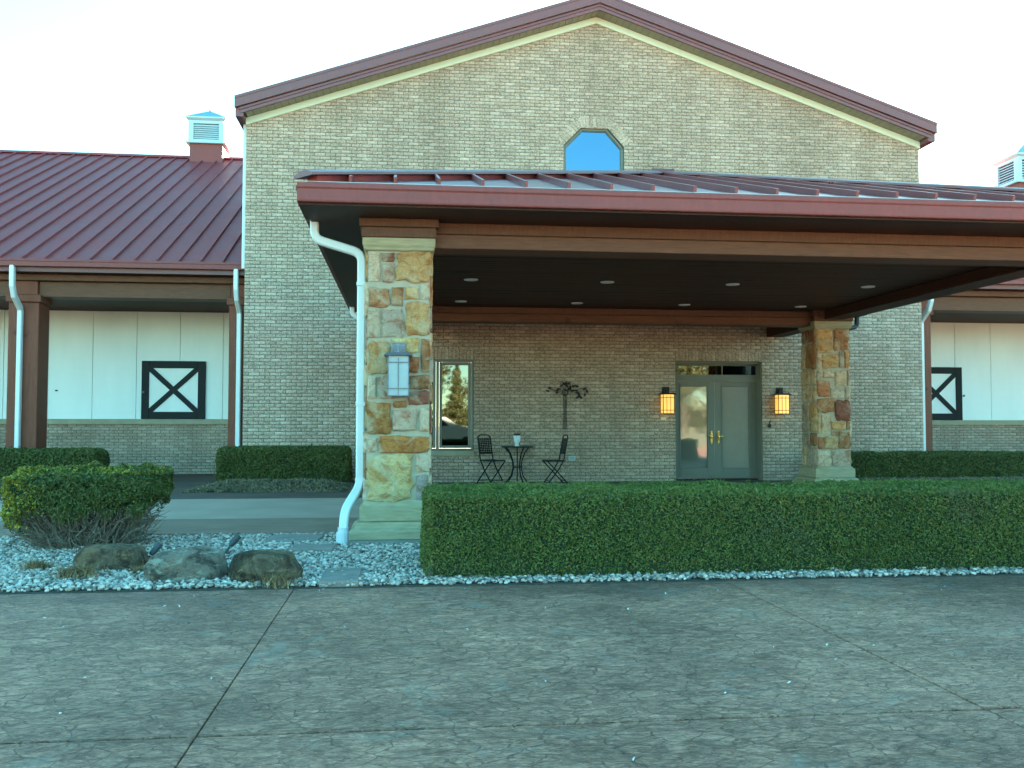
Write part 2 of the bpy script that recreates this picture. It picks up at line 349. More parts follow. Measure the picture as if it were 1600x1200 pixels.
def leaf_object(name, P, Nn, size, mat, parent, spread=.8, aspect=.55, core=None, core_mat='hedge_core', kind=None):
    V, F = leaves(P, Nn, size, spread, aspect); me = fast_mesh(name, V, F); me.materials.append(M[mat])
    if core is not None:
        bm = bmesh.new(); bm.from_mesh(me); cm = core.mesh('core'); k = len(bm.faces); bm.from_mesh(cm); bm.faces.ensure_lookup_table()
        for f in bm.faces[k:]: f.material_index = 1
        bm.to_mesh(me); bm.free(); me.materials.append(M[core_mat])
    return tag(link(me, name, None, parent), kind=kind)

# ---------------------------------------------------------------- ground, driveway, lane, bed
Wf = 18.81; XL, XR = -3.09, 10.805; XM = 3.857
MB().box(-420, 420, -420, 420, -.4, -.12).build('ground', 'lawn', kind='structure')
drive = MB().box(-30, 34, -12, 6.95, -.11, -.03).build('driveway', 'black_paint', kind='structure')
xs = [-30]+[-.77+3.16*k for k in range(-9, 11)]+[34]; ys = [-12, -8.95, -5.78, -2.61, .56, 3.73, 6.95]
for i in range(len(xs)-1):
    for j in range(len(ys)-1):
        g = .003
        if xs[i+1] < -8 or xs[i] > 12:
            if j < 4: continue
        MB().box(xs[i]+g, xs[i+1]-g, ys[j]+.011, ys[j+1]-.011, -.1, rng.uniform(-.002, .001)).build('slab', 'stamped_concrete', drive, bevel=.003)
for x0, x1 in ((-30, xs[7]), (xs[14], 34)):
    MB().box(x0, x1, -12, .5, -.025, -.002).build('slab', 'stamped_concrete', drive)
MB().box(-16, 12, 6.955, 10.19, -.11, .004).build('gravel_bed', 'bed_soil', kind='structure')
# porte-cochere lane with darker borders
lane = MB().box(-30, 34, 10.2, 14.9, -.11, .03).build('lane', 'lane_light', kind='structure')
MB().box(-30, 34, 10.2, 11.75, .0305, .036).build('lane_border', 'lane_border', lane, bevel=.004)
MB().box(-30, 34, 14.905, 16.15, -.11, .034).build('lane_edge', 'dark_slab', kind='structure')
MB().box(-30, 34, 16.155, 22.6, -.11, .02).build('porch_pavement', 'dark_slab', kind='structure')

# gravel stones
ico = bmesh.new(); bmesh.ops.create_icosphere(ico, subdivisions=1, radius=1); IV = np.array([v.co[:] for v in ico.verts]); IF = np.array([[v.index for v in f.verts] for f in ico.faces]); ico.free()
def scatter_stones(pts, smin, smax, zbase):
    n = len(pts); s = rng.uniform(smin, smax, n)[:, None, None]
    sc = np.stack([rng.uniform(.8, 1.35, n), rng.uniform(.7, 1.1, n), rng.uniform(.5, .8, n)], 1)[:, None, :]
    V = IV[None]*(1+rng.normal(0, .13, (n, 12, 1)))*sc*s
    a, b = rng.uniform(0, 6.28, n), rng.normal(0, .35, n)
    ca, sa, cb, sb = np.cos(a), np.sin(a), np.cos(b), np.sin(b)
    x, y, z = V[..., 0], V[..., 1], V[..., 2]
    y2 = y*cb[:, None]-z*sb[:, None]; z2 = y*sb[:, None]+z*cb[:, None]
    X = np.stack([x*ca[:, None]-y2*sa[:, None], x*sa[:, None]+y2*ca[:, None], z2], -1)+pts[:, None, :]
    return X.reshape(-1, 3), (IF[None]+12*np.arange(n)[:, None, None]).reshape(-1, 3)
def gpoints(x0, x1, y0, y1, dens, z=.012):
    n = int((x1-x0)*(y1-y0)*dens); return np.stack([rng.uniform(x0, x1, n), rng.uniform(y0, y1, n), z+np.abs(rng.normal(0, .010, n))], 1)
gp = np.concatenate([gpoints(-4.6, .3, 6.97, 10.18, 1900), gpoints(-8, -4.6, 6.97, 10.18, 500), gpoints(.3, 8, 6.965, 7.25, 1700)])
keep = np.ones(len(gp), bool)
keep &= ~((gp[:, 0] > -.55) & (gp[:, 1] > 9.22))
gp = gp[keep]
V, F = scatter_stones(gp, .009, .0215, 0)
tag(link(fast_mesh('gravel', V, F), 'gravel', 'white_gravel'), kind='stuff')
# bits of litter on the driveway
n = 110; lp = np.stack([rng.uniform(-3, 6, n), 7-rng.beta(1, 1.6, n)*4, np.full(n, .008)], 1)
V, F = leaves(lp, np.tile([0, 0, 1.], (n, 1)), .0105, .35); tag(link(fast_mesh('leaf_litter', V, F), 'leaf_litter', 'plastic_white'), kind='stuff')

# ---------------------------------------------------------------- main brick building
bld = thing('main_building', 'tall brick gabled hall with octagonal window and maroon rake trim', 'building', (XM, Wf, 0))
TOP = lambda x: 9.82-.338*abs(x-3.86)          # roof top line
OCT = [(3.19, 6.81), (3.56, 7.19), (4.09, 7.19), (4.43, 6.81), (4.43, 6.29), (4.09, 5.91), (3.56, 5.91), (3.19, 6.29)]
holes = [(-.05, 1.37, .64, 2.44), (5.48, 7.30, .0, 2.45)]
def grid_wall(mb, xs_, zs_, holes_, y0, y1):
    for i in range(len(xs_)-1):
        for j in range(len(zs_)-1):
            cx, cz = (xs_[i]+xs_[i+1])/2, (zs_[j]+zs_[j+1])/2
            if any(a < cx < b and c < cz < d for a, b, c, d in holes_): continue
            mb.box(xs_[i], xs_[i+1], y0, y1, zs_[j], zs_[j+1])
wall = MB(); yb0, yb1 = Wf+.009, Wf+.30
grid_wall(wall, [XL+.006, -.05, 1.37, 3.19, 4.43, 5.48, 7.30, XR-.006], [-.1, .64, 2.44, 2.45, 5.91, 7.19, 7.3], holes+[(3.19, 4.43, 5.91, 7.19)], yb0, yb1)
for tri in ([(3.19, 6.81), (3.56, 7.19), (3.19, 7.19)], [(4.43, 6.81), (4.43, 7.19), (4.09, 7.19)], [(3.19, 6.29), (3.19, 5.91), (3.56, 5.91)], [(4.43, 6.29), (4.09, 5.91), (4.43, 5.91)]):
    wall.hexa([(x, yb0, z) for x, z in tri], [(x, yb1, z) for x, z in tri])
gz = lambda x: TOP(x)-.34
gab = [(XL+.006, 7.30), (XR-.006, 7.30), (XR-.006, max(7.301, gz(XR))), (XM, gz(3.86)), (XL+.006, max(7.301, gz(XL)))]
gab = [(XL+.25, 7.30), (XR-.25, 7.30), (XM, gz(3.86))]
wall.hexa([(x, yb0, z) for x, z in gab], [(x, yb1, z) for x, z in gab])
bw = wall.build('brick_wall', 'mortar', bld)
MB().box(XL+.006, XL+.25, yb1+.002, 34, -.1, 7.1).box(XR-.25, XR-.006, yb1+.002, 34, -.1, 7.1).build('side_wall', 'brick_side', bld)

BL, BH, J = .2032, .0677, .010
def octhw(z):
    if z < 5.91 or z > 7.2: return 0
    if z < 6.29: return .62-(6.29-z)*.97
    if z < 6.81: return .62
    return .66-(z-6.81)*.93
def rows(x0, x1, z0, z1, blocked, zlimit=None):
    out = []; r = 0; z = z0
    while z+BH*.6 < z1:
        zc = z+BH/2; a, b = x0, x1
        if zlimit:
            lo, hi = zlimit(zc+BH/2); a, b = max(a, lo), min(b, hi)
        iv = [(a, b)]
        for (p, q) in blocked(zc):
            iv = [s for (m, n_) in iv for s in ((m, min(n_, p)), (max(m, q), n_)) if s[1]-s[0] > .02]
        for m, n_ in iv:
            off = (r % 2)*BL/2; k = math.floor((m-x0-off)/BL)
            while True:
                s, e = x0+off+k*BL, x0+off+(k+1)*BL
                if s >= n_: break
                s2, e2 = max(s, m), min(e, n_)
                if e2-s2 > .03: out.append((s2+J/2, e2-J/2, z+J/2, z+BH-J/2))
                k += 1
        z += BH; r += 1
    return out
def brick_set(bricks, parent, y, max_single, score):
    b = np.array(bricks); L = b[:, 1]-b[:, 0]; full = np.abs(L-(BL-J)) < .002
    idx = np.where(full)[0]; idx = idx[np.argsort([score(*b[i]) for i in idx])][:max_single]; single = np.zeros(len(b), bool); single[idx] = True
    w, h = (BL-J)/2, (BH-J)/2
    c = .003
    def shell(x0, x1, z0, z1, y0, y1):
        return [(x0+c, y0, z0+c), (x1-c, y0, z0+c), (x1-c, y0, z1-c), (x0+c, y0, z1-c), (x0, y0+c, z0), (x1, y0+c, z0), (x1, y0+c, z1), (x0, y0+c, z1), (x0, y1, z0), (x1, y1, z0), (x1, y1, z1), (x0, y1, z1)]
    FS = [(0, 1, 2, 3)]+[(4+k, 4+(k+1) % 4, (k+1) % 4, k) for k in range(4)]+[(8+k, 8+(k+1) % 4, 4+(k+1) % 4, 4+k) for k in range(4)]
    me = bpy.data.meshes.new('brick'); me.from_pydata(shell(-w, w, -h, h, 0, .012), [], FS); me.materials.append(M['brick'])
    for i in idx:
        x0, x1, z0, z1 = b[i]; place(me, 'brick', parent, ((x0+x1)/2, y+rng.uniform(-.003, .002), (z0+z1)/2))
    V = []; 
    for x0, x1, z0, z1 in b[~single]: V += shell(x0, x1, z0, z1, y+rng.uniform(-.003, .002), y+.0115)
    k = int((~single).sum()); F = (np.array(FS)[None]+12*np.arange(k)[:, None, None]).reshape(-1, 4)
    o = link(fast_mesh('brick_field', V, F), 'brick_field', 'brick', parent); o['kind'] = 'stuff'
def blk(zc):
    o = [(a, b) for a, b, c, d in holes if c-(.1 if c > .1 else 0) < zc < d+.215]
    h = octhw(zc)
    if h > 0: o.append((3.81-h, 3.81+h))
    return o
def zlim(z):
    d = (9.82-.34-z)/.338; return 3.86-d, 3.86+d
brick_set(rows(XL, XR, 0, 9.5, blk, zlim), bw, Wf, 226, lambda x0, x1, z0, z1: (x0+x1)/2-XL+(0 if z0 > .75 else 50)+abs(z0-3.2)*.8)
# soldier courses
sol = bpy.data.meshes.new('soldier_brick'); w, h = (BH-.006)/2, (.215-J)/2
sol.from_pydata([(-w, 0, -h), (w, 0, -h), (w, 0, h), (-w, 0, h), (-w, .012, -h), (w, .012, -h), (w, .012, h), (-w, .012, h)], [], [(0, 1, 2, 3), (4, 5, 1, 0), (5, 6, 2, 1), (6, 7, 3, 2), (7, 4, 0, 3)]); sol.materials.append(M['brick'])
for x0, x1, z0 in ((-.05, 1.37, 2.44), (5.48, 7.30, 2.45)):
    k = int((x1-x0)/BH)
    for i in range(k): place(sol, 'brick', bw, (x0+(i+.5)*(x1-x0)/k, Wf-.004+rng.uniform(-.002, .002), z0+.1075))
for (xa, za), (xb, zb) in ((OCT[0], OCT[1]), (OCT[1], OCT[2]), (OCT[2], OCT[3])):
    L = math.hypot(xb-xa, zb-za); k = max(1, int(L/BH)); ang = math.atan2(zb-za, xb-xa)
    for i in range(k):
        t = (i+.5)/k; nx, nz = -math.sin(ang), math.cos(ang)
        place(sol, 'brick', bw, (xa+(xb-xa)*t+nx*.112, Wf-.009, za+(zb-za)*t+nz*.112), (0, -ang, 0))
for xa, za, ang in ((3.56-.04, 7.19+.105, .41), (4.09+.04, 7.19+.105, -.41)):
    for q in (-.034, .034): place(sol, 'brick', bw, (xa+q, Wf-.0075, za-abs(q)*.2), (0, -ang*.95-(.0 if q*ang > 0 else .0), 0))
# roof, rake, frieze
for s in (-1, 1):
    x1 = 3.86+s*7.11
    def strip(y0, y1, d0, d1, xe, x0=3.86): # band under the roof line
        return [(x0, y0, TOP(x0)-d1), (xe, y0, TOP(xe)-d1), (xe, y0, TOP(xe)-d0), (x0, y0, TOP(x0)-d0)], [(x0, y1, TOP(x0)-d1), (xe, y1, TOP(xe)-d1), (xe, y1, TOP(xe)-d0), (x0, y1, TOP(x0)-d0)]
    MB().hexa(*strip(18.45, 34.2, .02, .19, x1-s*.02)).build('roof', 'roof_metal', bld)
    MB().hexa(*strip(18.38, 18.448, 0, .215, x1)).hexa(*strip(18.37, 18.379, -.012, .05, x1)).build('rake_fascia', 'fascia_metal', bld, bevel=.006)
    MB().hexa(*strip(18.425, 18.47, .222, .275, x1-s*.09)).hexa(*strip(18.44, 18.48, .276, .343, x1-s*.10)).build('rake_trim', 'fascia_metal', bld, bevel=.004)
    MB().hexa(*strip(Wf-.03, Wf+.006, .335, .475, 3.86+s*6.955)).build('frieze_board', 'frieze_paint', bld, bevel=.004)
    # eave return along the side wall
    xa, xb = sorted((3.86+s*6.95, 3.86+s*7.10))
    MB().box(xa, xb, 18.45, 34.2, 7.05, 7.25).build('eave_gutter', 'fascia_metal', bld)
    # soffit panels, each its own board
    npan = 52; dx = 6.93/npan; sl = math.atan(.338)
    pm = MB().box(-dx/2/math.cos(sl)+.004, dx/2/math.cos(sl)-.004, 0, .345, -.012, 0).box(-dx/2/math.cos(sl)+.004, -dx/2/math.cos(sl)+.016, 0, .345, -.017, -.0121).mesh('soffit_panel'); pm.materials.append(M['soffit_vinyl'])
    for i in range(npan):
        x = 3.86+s*(i+.5)*dx; place(pm, 'soffit_panel', bld, (x, 18.482, TOP(x)-.315), (0, s*sl, 0))
MB().bar((3.86, 18.4, 9.83), (3.86, 34.2, 9.83), .3, .05).build('ridge_cap', 'roof_metal', bld)
for s, x in ((-1, XL), (1, XR)):
    MB().tube([(x+s*.04, 18.98, 7.06), (x+s*.045, 18.98, 4.2)], .04, sq=(.035, .045)).build('downspout', 'white_metal', bld)
# octagonal window
def ring(mb, poly, inner, y0, y1):
    n = len(poly)
    for i in range(n):
        a, b, c, d = poly[i], poly[(i+1) % n], inner[(i+1) % n], inner[i]
        mb.hexa([(p[0], y0, p[1]) for p in (a, b, c, d)], [(p[0], y1, p[1]) for p in (a, b, c, d)])
sc = lambda k: [(3.81+(x-3.81)*k, 6.55+(z-6.55)*k) for x, z in OCT]
fr = MB(); ring(fr, sc(.998), sc(.93), Wf+.05, Wf+.14); ring(fr, sc(.93), sc(.905), Wf+.075, Wf+.13)
wf = fr.build('octagonal_window', 'green_frame', bld, bevel=.004)
MB().hexa([(x, Wf+.1, z) for x, z in sc(.91)], [(x, Wf+.11, z) for x, z in sc(.91)]).build('pane', 'sky_glass', wf)
# casement window
def framed(mb, x0, x1, z0, z1, w, y0, y1):
    mb.box(x0, x0+w, y0, y1, z0, z1).box(x1-w, x1, y0, y1, z0, z1).box(x0+w, x1-w, y0, y1, z0, z0+w).box(x0+w, x1-w, y0, y1, z1-w, z1)
fr = MB(); framed(fr, -.05, 1.37, .64, 2.44, .045, Wf+.02, Wf+.14); fr.box(.63, .69, Wf+.015, Wf+.14, .685, 2.395)
wn = fr.build('window', 'green_frame', bld, bevel=.004)
for x0, x1 in ((-.005, .63), (.69, 1.325)):
    m = MB(); framed(m, x0+.004, x1-.004, .689, 2.391, .055, Wf+.04, Wf+.1); m.build('casement', 'green_frame', wn, bevel=.006)
    MB().box(x0+.05, x1-.05, Wf+.075, Wf+.085, .735, 2.345).build('pane', 'mirror_glass', wn)
MB().box(-.12, 1.385, Wf-.03, Wf+.15, .54, .638).build('sill', 'sill_stone', wn, bevel=.006)
# double door
D = Wf+.27
fr = MB(); fr.box(5.48, 5.50, Wf+.05, D+.1, .0, 2.45).box(7.28, 7.30, Wf+.03, D+.1, 0, 2.45).box(5.50, 7.28, Wf+.10, D+.1, 2.41, 2.45).box(5.50, 7.28, D-.04, D+.1, 2.06, 2.19)
fr.box(5.50, 7.28, D-.02, D+.1, 2.375, 2.409)
door = fr.build('double_door', 'green_frame', bld, bevel=.004)
MB().box(5.50, 7.28, D-.06, D+.1, .021, .05).build('threshold', 'bronze', door)
MB().box(5.50, 6.55, D+.02, D+.03, 2.19, 2.375).build('transom_pane', 'mirror_glass', door); MB().box(6.56, 7.28, D+.02, D+.03, 2.19, 2.375).build('transom_pane', 'dark_glass', door, label='dark transom pane')
MB().box(6.545, 6.565, D-.005, D+.035, 2.191, 2.374).build('muntin', 'green_frame', door)
for s, x0, x1, gm in ((-1, 5.503, 6.386, 'door_glass'), (1, 6.394, 7.277, 'shade_cloth')):
    m = MB(); gx0, gx1 = x0+.155, x1-.155
    m.box(x0, gx0, D, D+.045, .055, 2.055).box(gx1, x1, D, D+.045, .055, 2.055).box(gx0, gx1, D, D+.045, .055, .27).box(gx0, gx1, D, D+.045, 1.945, 2.055)
    framed(m, gx0-.02, gx1+.02, .25, 1.965, .022, D-.012, D-.001)
    lf = m.build('door_leaf', 'green_frame', door, bevel=.004)
    MB().box(gx0-.01, gx1+.01, D+.02, D+.03, .26, 1.955).build('door_pane', gm, door, label='left pane mirroring trees' if s < 0 else 'right pane backed by a plain blind')
    hx = 6.39+s*.075
    h_ = MB().box(hx-.022, hx+.022, D-.02, D-.001, .77, 1.03).lathe([(.012, 0), (.018, .02), (.018, .05), (.008, .055)], (hx, D-.05, .88), 10).tube([(hx, D-.02, .92), (hx, D-.065, .92), (hx+s*.05, D-.075, .925), (hx+s*.1, D-.07, .92)], .009, 8)
    h_.build('handle', 'brass', door, bevel=.003)

# ---------------------------------------------------------------- wings
SL = {}
def wing(s, name, label, ridge_z, shutters, ds_x, post0, L=13.2):
    w = thing(name, label, 'building', (XL-s*0 if s < 0 else XR, 22.5, 0))
    X = lambda d: (XL-d) if s < 0 else (XR+d)      # d metres away from the hall
    def bx(mb, d0, d1, y0, y1, z0, z1):
        a, b = sorted((X(d0), X(d1))); return mb.box(a, b, y0, y1, z0, z1)
    YR = 29.4; YE = 19.02; ZE = 4.315; slope = (ridge_z-ZE)/(YR-YE); ang = math.atan(slope)
    pw = .415; npan = int(L/pw); ln = math.hypot(YR-YE, ridge_z-ZE)
    pm = MB().box(-pw/2+.001, pw/2-.001, 0, ln, -.03, 0).box(pw/2-.032, pw/2-.004, 0, ln, .0005, .05).mesh('roof_panel', bevel=.004); pm.materials.append(M['roof_metal'])
    for i in range(npan): place(pm, 'roof_panel', w, (X(.012+(i+.5)*pw), YE, ZE), (ang, 0, 0))
    a, b = sorted((X(.012), X(L)))
    MB().hexa([(a, YR, ridge_z), (b, YR, ridge_z), (b, 2*YR-YE, ZE), (a, 2*YR-YE, ZE)], [(a, YR, ridge_z-.05), (b, YR, ridge_z-.05), (b, 2*YR-YE, ZE-.05), (a, 2*YR-YE, ZE-.05)]).build('back_roof', 'roof_metal', w)
    MB().extrude([(-.16, -.04), (0, .05), (.16, -.04), (.16, -.06), (0, .0), (-.16, -.06)], (a, YR, ridge_z+.03), (b, YR, ridge_z+.03), (0, 1, 0)).build('ridge_cap', 'roof_metal', w)
    bx(MB(), .02, L, 38.5, 38.7, 0, 4.2).build('back_wall', 'brick_side', w)
    prof = [(0, 0), (.112, 0), (.118, .01), (.12, .09), (.13, .10), (.13, .14), (.12, .14), (.12, .11), (0, .11)]
    MB().extrude(prof, (a, 19.08, 4.175), (b, 19.08, 4.175), (0, -1, 0)).build('gutter', 'gutter_metal', w)
    MB().box(a, b, YE, YE+.012, ZE-.02, ZE+.008).build('drip_edge', 'light_trim', w)
    bx(MB(), .0, L, 19.085, 19.16, 4.09, 4.30).build('fascia_board', 'fascia_metal', w)
    bx(MB(), 0, L, 19.165, 22.49, 4.09, 4.13).build('eave_soffit', 'soffit_brown', w)
    # beams in bays between the posts
    posts = [post0, (4.03, 4.60), (8.1, 8.65), (12.3, 12.85)]
    for (d0, d1) in posts:
        bx(MB(), d0, d1, 19.5, 20.05, .021, 3.545).build('post', 'wood_post', w, bevel=.012)
        bx(MB(), max(.0, d0-.045), d1+.045, 19.455, 20.095, 3.546, 3.695).build('post_collar', 'wood_post', w, bevel=.01)
        bx(MB(), max(.02, d0+.03), d1-.03, 19.49, 20.02, 3.696, 3.965).build('post_block', 'wood_post', w, bevel=.008)
    bx(MB(), .02, L, 19.40, 20.06, 3.967, 4.088).build('upper_beam', 'wood_beam', w, bevel=.008)
    for i in range(3):
        bx(MB(), posts[i][1]-.02, posts[i+1][0]+.02, 19.54, 19.98, 3.66, 3.964).build('beam', 'wood_beam', w, bevel=.008)
    for i in range(24): bx(MB(), .02, L, 20.07+i*.101, 20.07+i*.101+.096, 3.73, 3.75).build('ceiling_board', 'wood_dark', w)
    # wall: brick knee wall, sill and painted panels
    kw = bx(MB(), .0, L, 22.51, 22.8, -.1, 1.148).build('knee_wall', 'mortar', w)
    x0, x1 = sorted((X(0.02), X(L)))
    brick_set(rows(x0, x1, .005, 1.145, lambda z: []), kw, 22.5, 110, lambda p, q, z0, z1: abs((p+q)/2-X(2.4))+(0 if z0 > .45 else 9))
    bx(MB(), .0, L, 22.43, 22.8, 1.15, 1.27).build('wall_sill', 'sill_stone', w, bevel=.006)
    d = .10
    while d < L:
        bx(MB(), d+.005, min(d+.955, L), 22.5, 22.53, 1.272, 3.728).build('wall_panel', 'panel_paint', w, bevel=.004); d += .96
    bx(MB(), 0, L, 22.535, 22.8, 1.271, 3.9).build('wall_backing', 'panel_paint', w)
    for (sx0, sx1) in shutters:
        m = MB(); framed(m, sx0, sx1, 1.273, 2.60, .165, 22.435, 22.497); sh = m.build('shutter', 'black_paint', w, bevel=.006)
        MB().box(sx0+.166, sx1-.166, 22.46, 22.496, 1.44, 2.434).build('shutter_panel', 'panel_paint', sh)
        zc, xc = (1.273+2.60)/2, (sx0+sx1)/2
        for (p, q, y) in (((sx0+.1, 22.452, 1.373), (sx1-.1, 22.452, 2.5), 0), ((sx0+.1, 22.448, 2.5), (sx1-.1, 22.448, 1.373), 0)):
            MB().bar(p, q, .02, .115).build('cross_brace', 'black_paint', sh)
        hx = sx0+.05 if s < 0 else sx1+.03
        MB().lathe([(.02, 0), (.03, .02), (.018, .05)], (hx, 22.42, 1.86), 8).build('latch', 'pewter', sh)
    for dx0 in ds_x:
        xx = X(dx0)
        MB().tube([(xx, 19.02, 4.19), (xx, 19.02, 4.0), (xx, 19.03, 3.80), (xx-s*.0, 19.12, 3.62), (xx, 19.41, 3.42), (xx, 19.44, 3.35), (xx, 19.44, .03)], .05, sq=(.045, .06)).build('downspout', 'white_metal', w)
    return w, X
lw, XLW = wing(-1, 'stable_wing', 'single storey wing on the left with maroon metal roof and timber posts', 9.20, [(-5.94, -4.53)], [.19, 4.355], (.02, .40))
rw, XRW = wing(1, 'stable_wing', 'single storey wing glimpsed at right behind the canopy edge', 8.78, [(12.53, 13.93)], [.335], (.03, .60))
MB().lathe([(.028, 0), (.034, .012), (.02, .03)], (-7.80, 22.485, 1.90), 10).build('hook', 'black_paint', lw)
def cupola(cx, cy, zb, w, label, sill_z):
    c = thing('cupola', label, 'cupola', (cx, cy, zb)); h = w/2
    MB().box(cx-h*.92, cx+h*.92, cy-h*.92, cy+h*.92, zb-.7, sill_z).build('curb', 'gutter_metal', c)
    MB().box(cx-h*1.12, cx+h*1.12, cy-h*1.12, cy+h*1.12, sill_z+.001, sill_z+.05).build('base_moulding', 'cupola_paint', c, bevel=.012)
    hb = .66*w/1.05
    z0, z1 = sill_z+.052, sill_z+.052+hb; b = MB()
    MB().box(cx-h*.84, cx+h*.84, cy-h*.84, cy+h*.84, z0, z1).build('core', 'spot_metal', c)
    for ax in (0, 1):
        for sg in (-1, 1):
            def B(u0, u1, t0, t1, za, zz):
                a0, a1 = sorted((sg*t0, sg*t1))
                if ax == 0: b.box(cx+u0, cx+u1, cy+a0, cy+a1, za, zz)
                else: b.box(cx+a0, cx+a1, cy+u0, cy+u1, za, zz)
            k = h*.985 if ax == 0 else h*.87
            B(-k, -k+.14, h*.87, h*.99, z0, z1); B(k-.14, k, h*.87, h*.99, z0, z1); B(-k+.14, k-.14, h*.87, h*.98, z0, z0+.08); B(-k+.14, k-.14, h*.87, h*.98, z1-.10, z1)
            for i in range(7):
                za = z0+.10+i*(z1-z0-.22)/7
                q = h*.98
                pts = [(-k+.141, q*.88), (k-.141, q*.88)]
                if ax == 0: MB().hexa([(cx+p, cy+sg*h*.86, za+.055) for p in (-k+.141, k-.141)]+[(cx+p, cy+sg*h*.97, za) for p in (k-.141, -k+.141)], [(cx+p, cy+sg*h*.86, za+.07) for p in (-k+.141, k-.141)]+[(cx+p, cy+sg*h*.97, za+.015) for p in (k-.141, -k+.141)]).build('slat', 'cupola_paint', c)
                else: MB().hexa([(cx+sg*h*.86, cy+p, za+.055) for p in (-k+.141, k-.141)]+[(cx+sg*h*.97, cy+p, za) for p in (k-.141, -k+.141)], [(cx+sg*h*.86, cy+p, za+.07) for p in (-k+.141, k-.141)]+[(cx+sg*h*.97, cy+p, za+.015) for p in (k-.141, -k+.141)]).build('slat', 'cupola_paint', c)
    b.build('louver_frame', 'cupola_paint', c)
    MB().squares([(h*.02, z1+.001), (h*.14, z1+.05), (h*.14, z1+.09)], cx-h, cx+h, cy-h, cy+h).build('cornice', 'cupola_paint', c)
    MB().squares([(h*.12, z1+.091), (-h*.5, z1+.28*w), (-h*.999, z1+.43*w)], cx-h, cx+h, cy-h, cy+h).build('cap', 'cupola_roof', c)
    MB().lathe([(.03, 0), (.04, .03), (.01, .07)], (cx, cy, z1+.43*w-.01), 8).build('finial', 'cupola_paint', c)
cupola(-5.9, 29.35, 9.2, 1.04, 'white louvered cupola on the ridge of the left metal roof', 9.50)
cupola(20.55, 29.35, 8.75, 1.3, 'white louvered cupola cut by the right edge above the canopy roof', 9.07)

# ---------------------------------------------------------------- entrance canopy
a0, b0, w0, P1, P2 = -.367, 7.267, .622, 9.387, 16.133
ov = .614; cL, cR, cF, cB = a0-ov, b0+w0+ov, P1-ov, P2+w0+ov; ZS = 3.2
can = thing('entrance_canopy', 'drive-through canopy with maroon hip roof on stone pillars before the door', 'canopy', ((cL+cR)/2, (cF+cB)/2, 0))
AX = 3.60; ZE, ZA = 3.405, 4.69; cy = (cF+cB)/2; hw = (cB-cF)/2-.08; sl = (ZA-ZE)/hw
e0x, e1x, e0y, e1y = cL+.08, cR-.08, cF+.08, cB-.08
def roof_face(face):
    """one slope of the hip roof, panel by panel with a standing seam on each"""
    Lx = (e1x-e0x) if face in 'FB' else (e1y-e0y); pw = .412; n_ = int(math.ceil(Lx/pw))
    uL = {'F': AX-e0x, 'B': e1x-AX, 'L': hw, 'R': hw}[face]; vm = {'F': hw, 'B': hw, 'L': AX-e0x, 'R': e1x-AX}[face]; sl = (ZA-ZE)/vm
    def T(u, v):
        z = ZE+sl*v
        return {'F': (e0x+u, e0y+v, z), 'B': (e1x-u, e1y-v, z), 'L': (e0x+v, e1y-u, z), 'R': (e1x-v, e0y+u, z)}[face]
    lim = lambda u: max(.0, min(u/uL, (Lx-u)/(Lx-uL)))*vm
    for i in range(n_):
        u0, u1 = i*pw+.001, min((i+1)*pw, Lx)-.001
        us = sorted({u0, u1} | {x for x in (uL,) if u0 < x < u1}); top = [(x, lim(x)) for x in us][::-1]
        poly = [(u0, 0), (u1, 0)]+top
        P = [T(u, v) for u, v in poly]
        poly2 = []
        for p in P:
            if not poly2 or (Vector(p)-Vector(poly2[-1])).length > .004: poly2.append(p)
        if (Vector(poly2[0])-Vector(poly2[-1])).length < .004: poly2.pop()
        m = MB().hexa([(x, y, z-.02) for x, y, z in poly2], poly2)
        us_ = u1-.016
        if lim(us_) > .2:
            p, q = Vector(T(us_, .0)), Vector(T(us_, lim(us_)-.02)); p.z += .034; q.z += .034; m.bar(p, q, .026, .064)
        m.build('roof_panel', 'canopy_metal', can)
for f in 'FBLR': roof_face(f)
for (x, y) in ((e0x, e0y), (e1x, e0y), (e0x, e1y), (e1x, e1y)):
    p, q = Vector((x, y, ZE+.085)), Vector((AX, cy, ZA+.06))
    d = (q-p).normalized(); sdv = d.cross(Vector((0, 0, 1))).normalized()
    MB().extrude([(-.14, -.04), (-.14, -.015), (-.04, .02), (.04, .02), (.14, -.015), (.14, -.04)], p-d*.05, q, sdv).build('hip_cap', 'fascia_metal', can)
    MB().extrude([(-.07, -.10), (-.07, -.041), (.07, -.041), (.07, -.10)], p+d*.06, q, sdv).build('hip_closure', 'roof_metal', can)
MB().squares([(.02, ZA-.0), (.0, ZA+.07), (-.1, ZA+.085)], AX-.16, AX+.16, cy-.16, cy+.16).build('ridge_cap', 'fascia_metal', can)
gprof = [(0, 0), (.103, 0), (.11, .012), (.112, .118), (.124, .132), (.124, .17), (.115, .175), (.114, .14), (0, .12)]
for p, q, o in (((cL, cF+.1, 0), (cR, cF+.1, 0), (0, -1, 0)), ((cL, cB-.1, 0), (cR, cB-.1, 0), (0, 1, 0)), ((cL+.1, cF+.101, 0), (cL+.1, cB-.101, 0), (-1, 0, 0)), ((cR-.1, cF+.101, 0), (cR-.1, cB-.101, 0), (1, 0, 0))):
    MB().extrude(gprof, (p[0], p[1], ZS+.002), (q[0], q[1], ZS+.002), o).build('gutter', 'gutter_metal', can, bevel=.003)
m = MB(); m2 = MB()
for (x0, x1, y0, y1) in ((e0x, e1x, e0y-.012, e0y), (e0x, e1x, e1y, e1y+.012), (e0x-.012, e0x, e0y, e1y), (e1x, e1x+.012, e0y, e1y)): m.box(x0, x1, y0, y1, ZE-.05, ZE-.001); m2.box(x0, x1, y0, y1, ZE, ZE+.004)
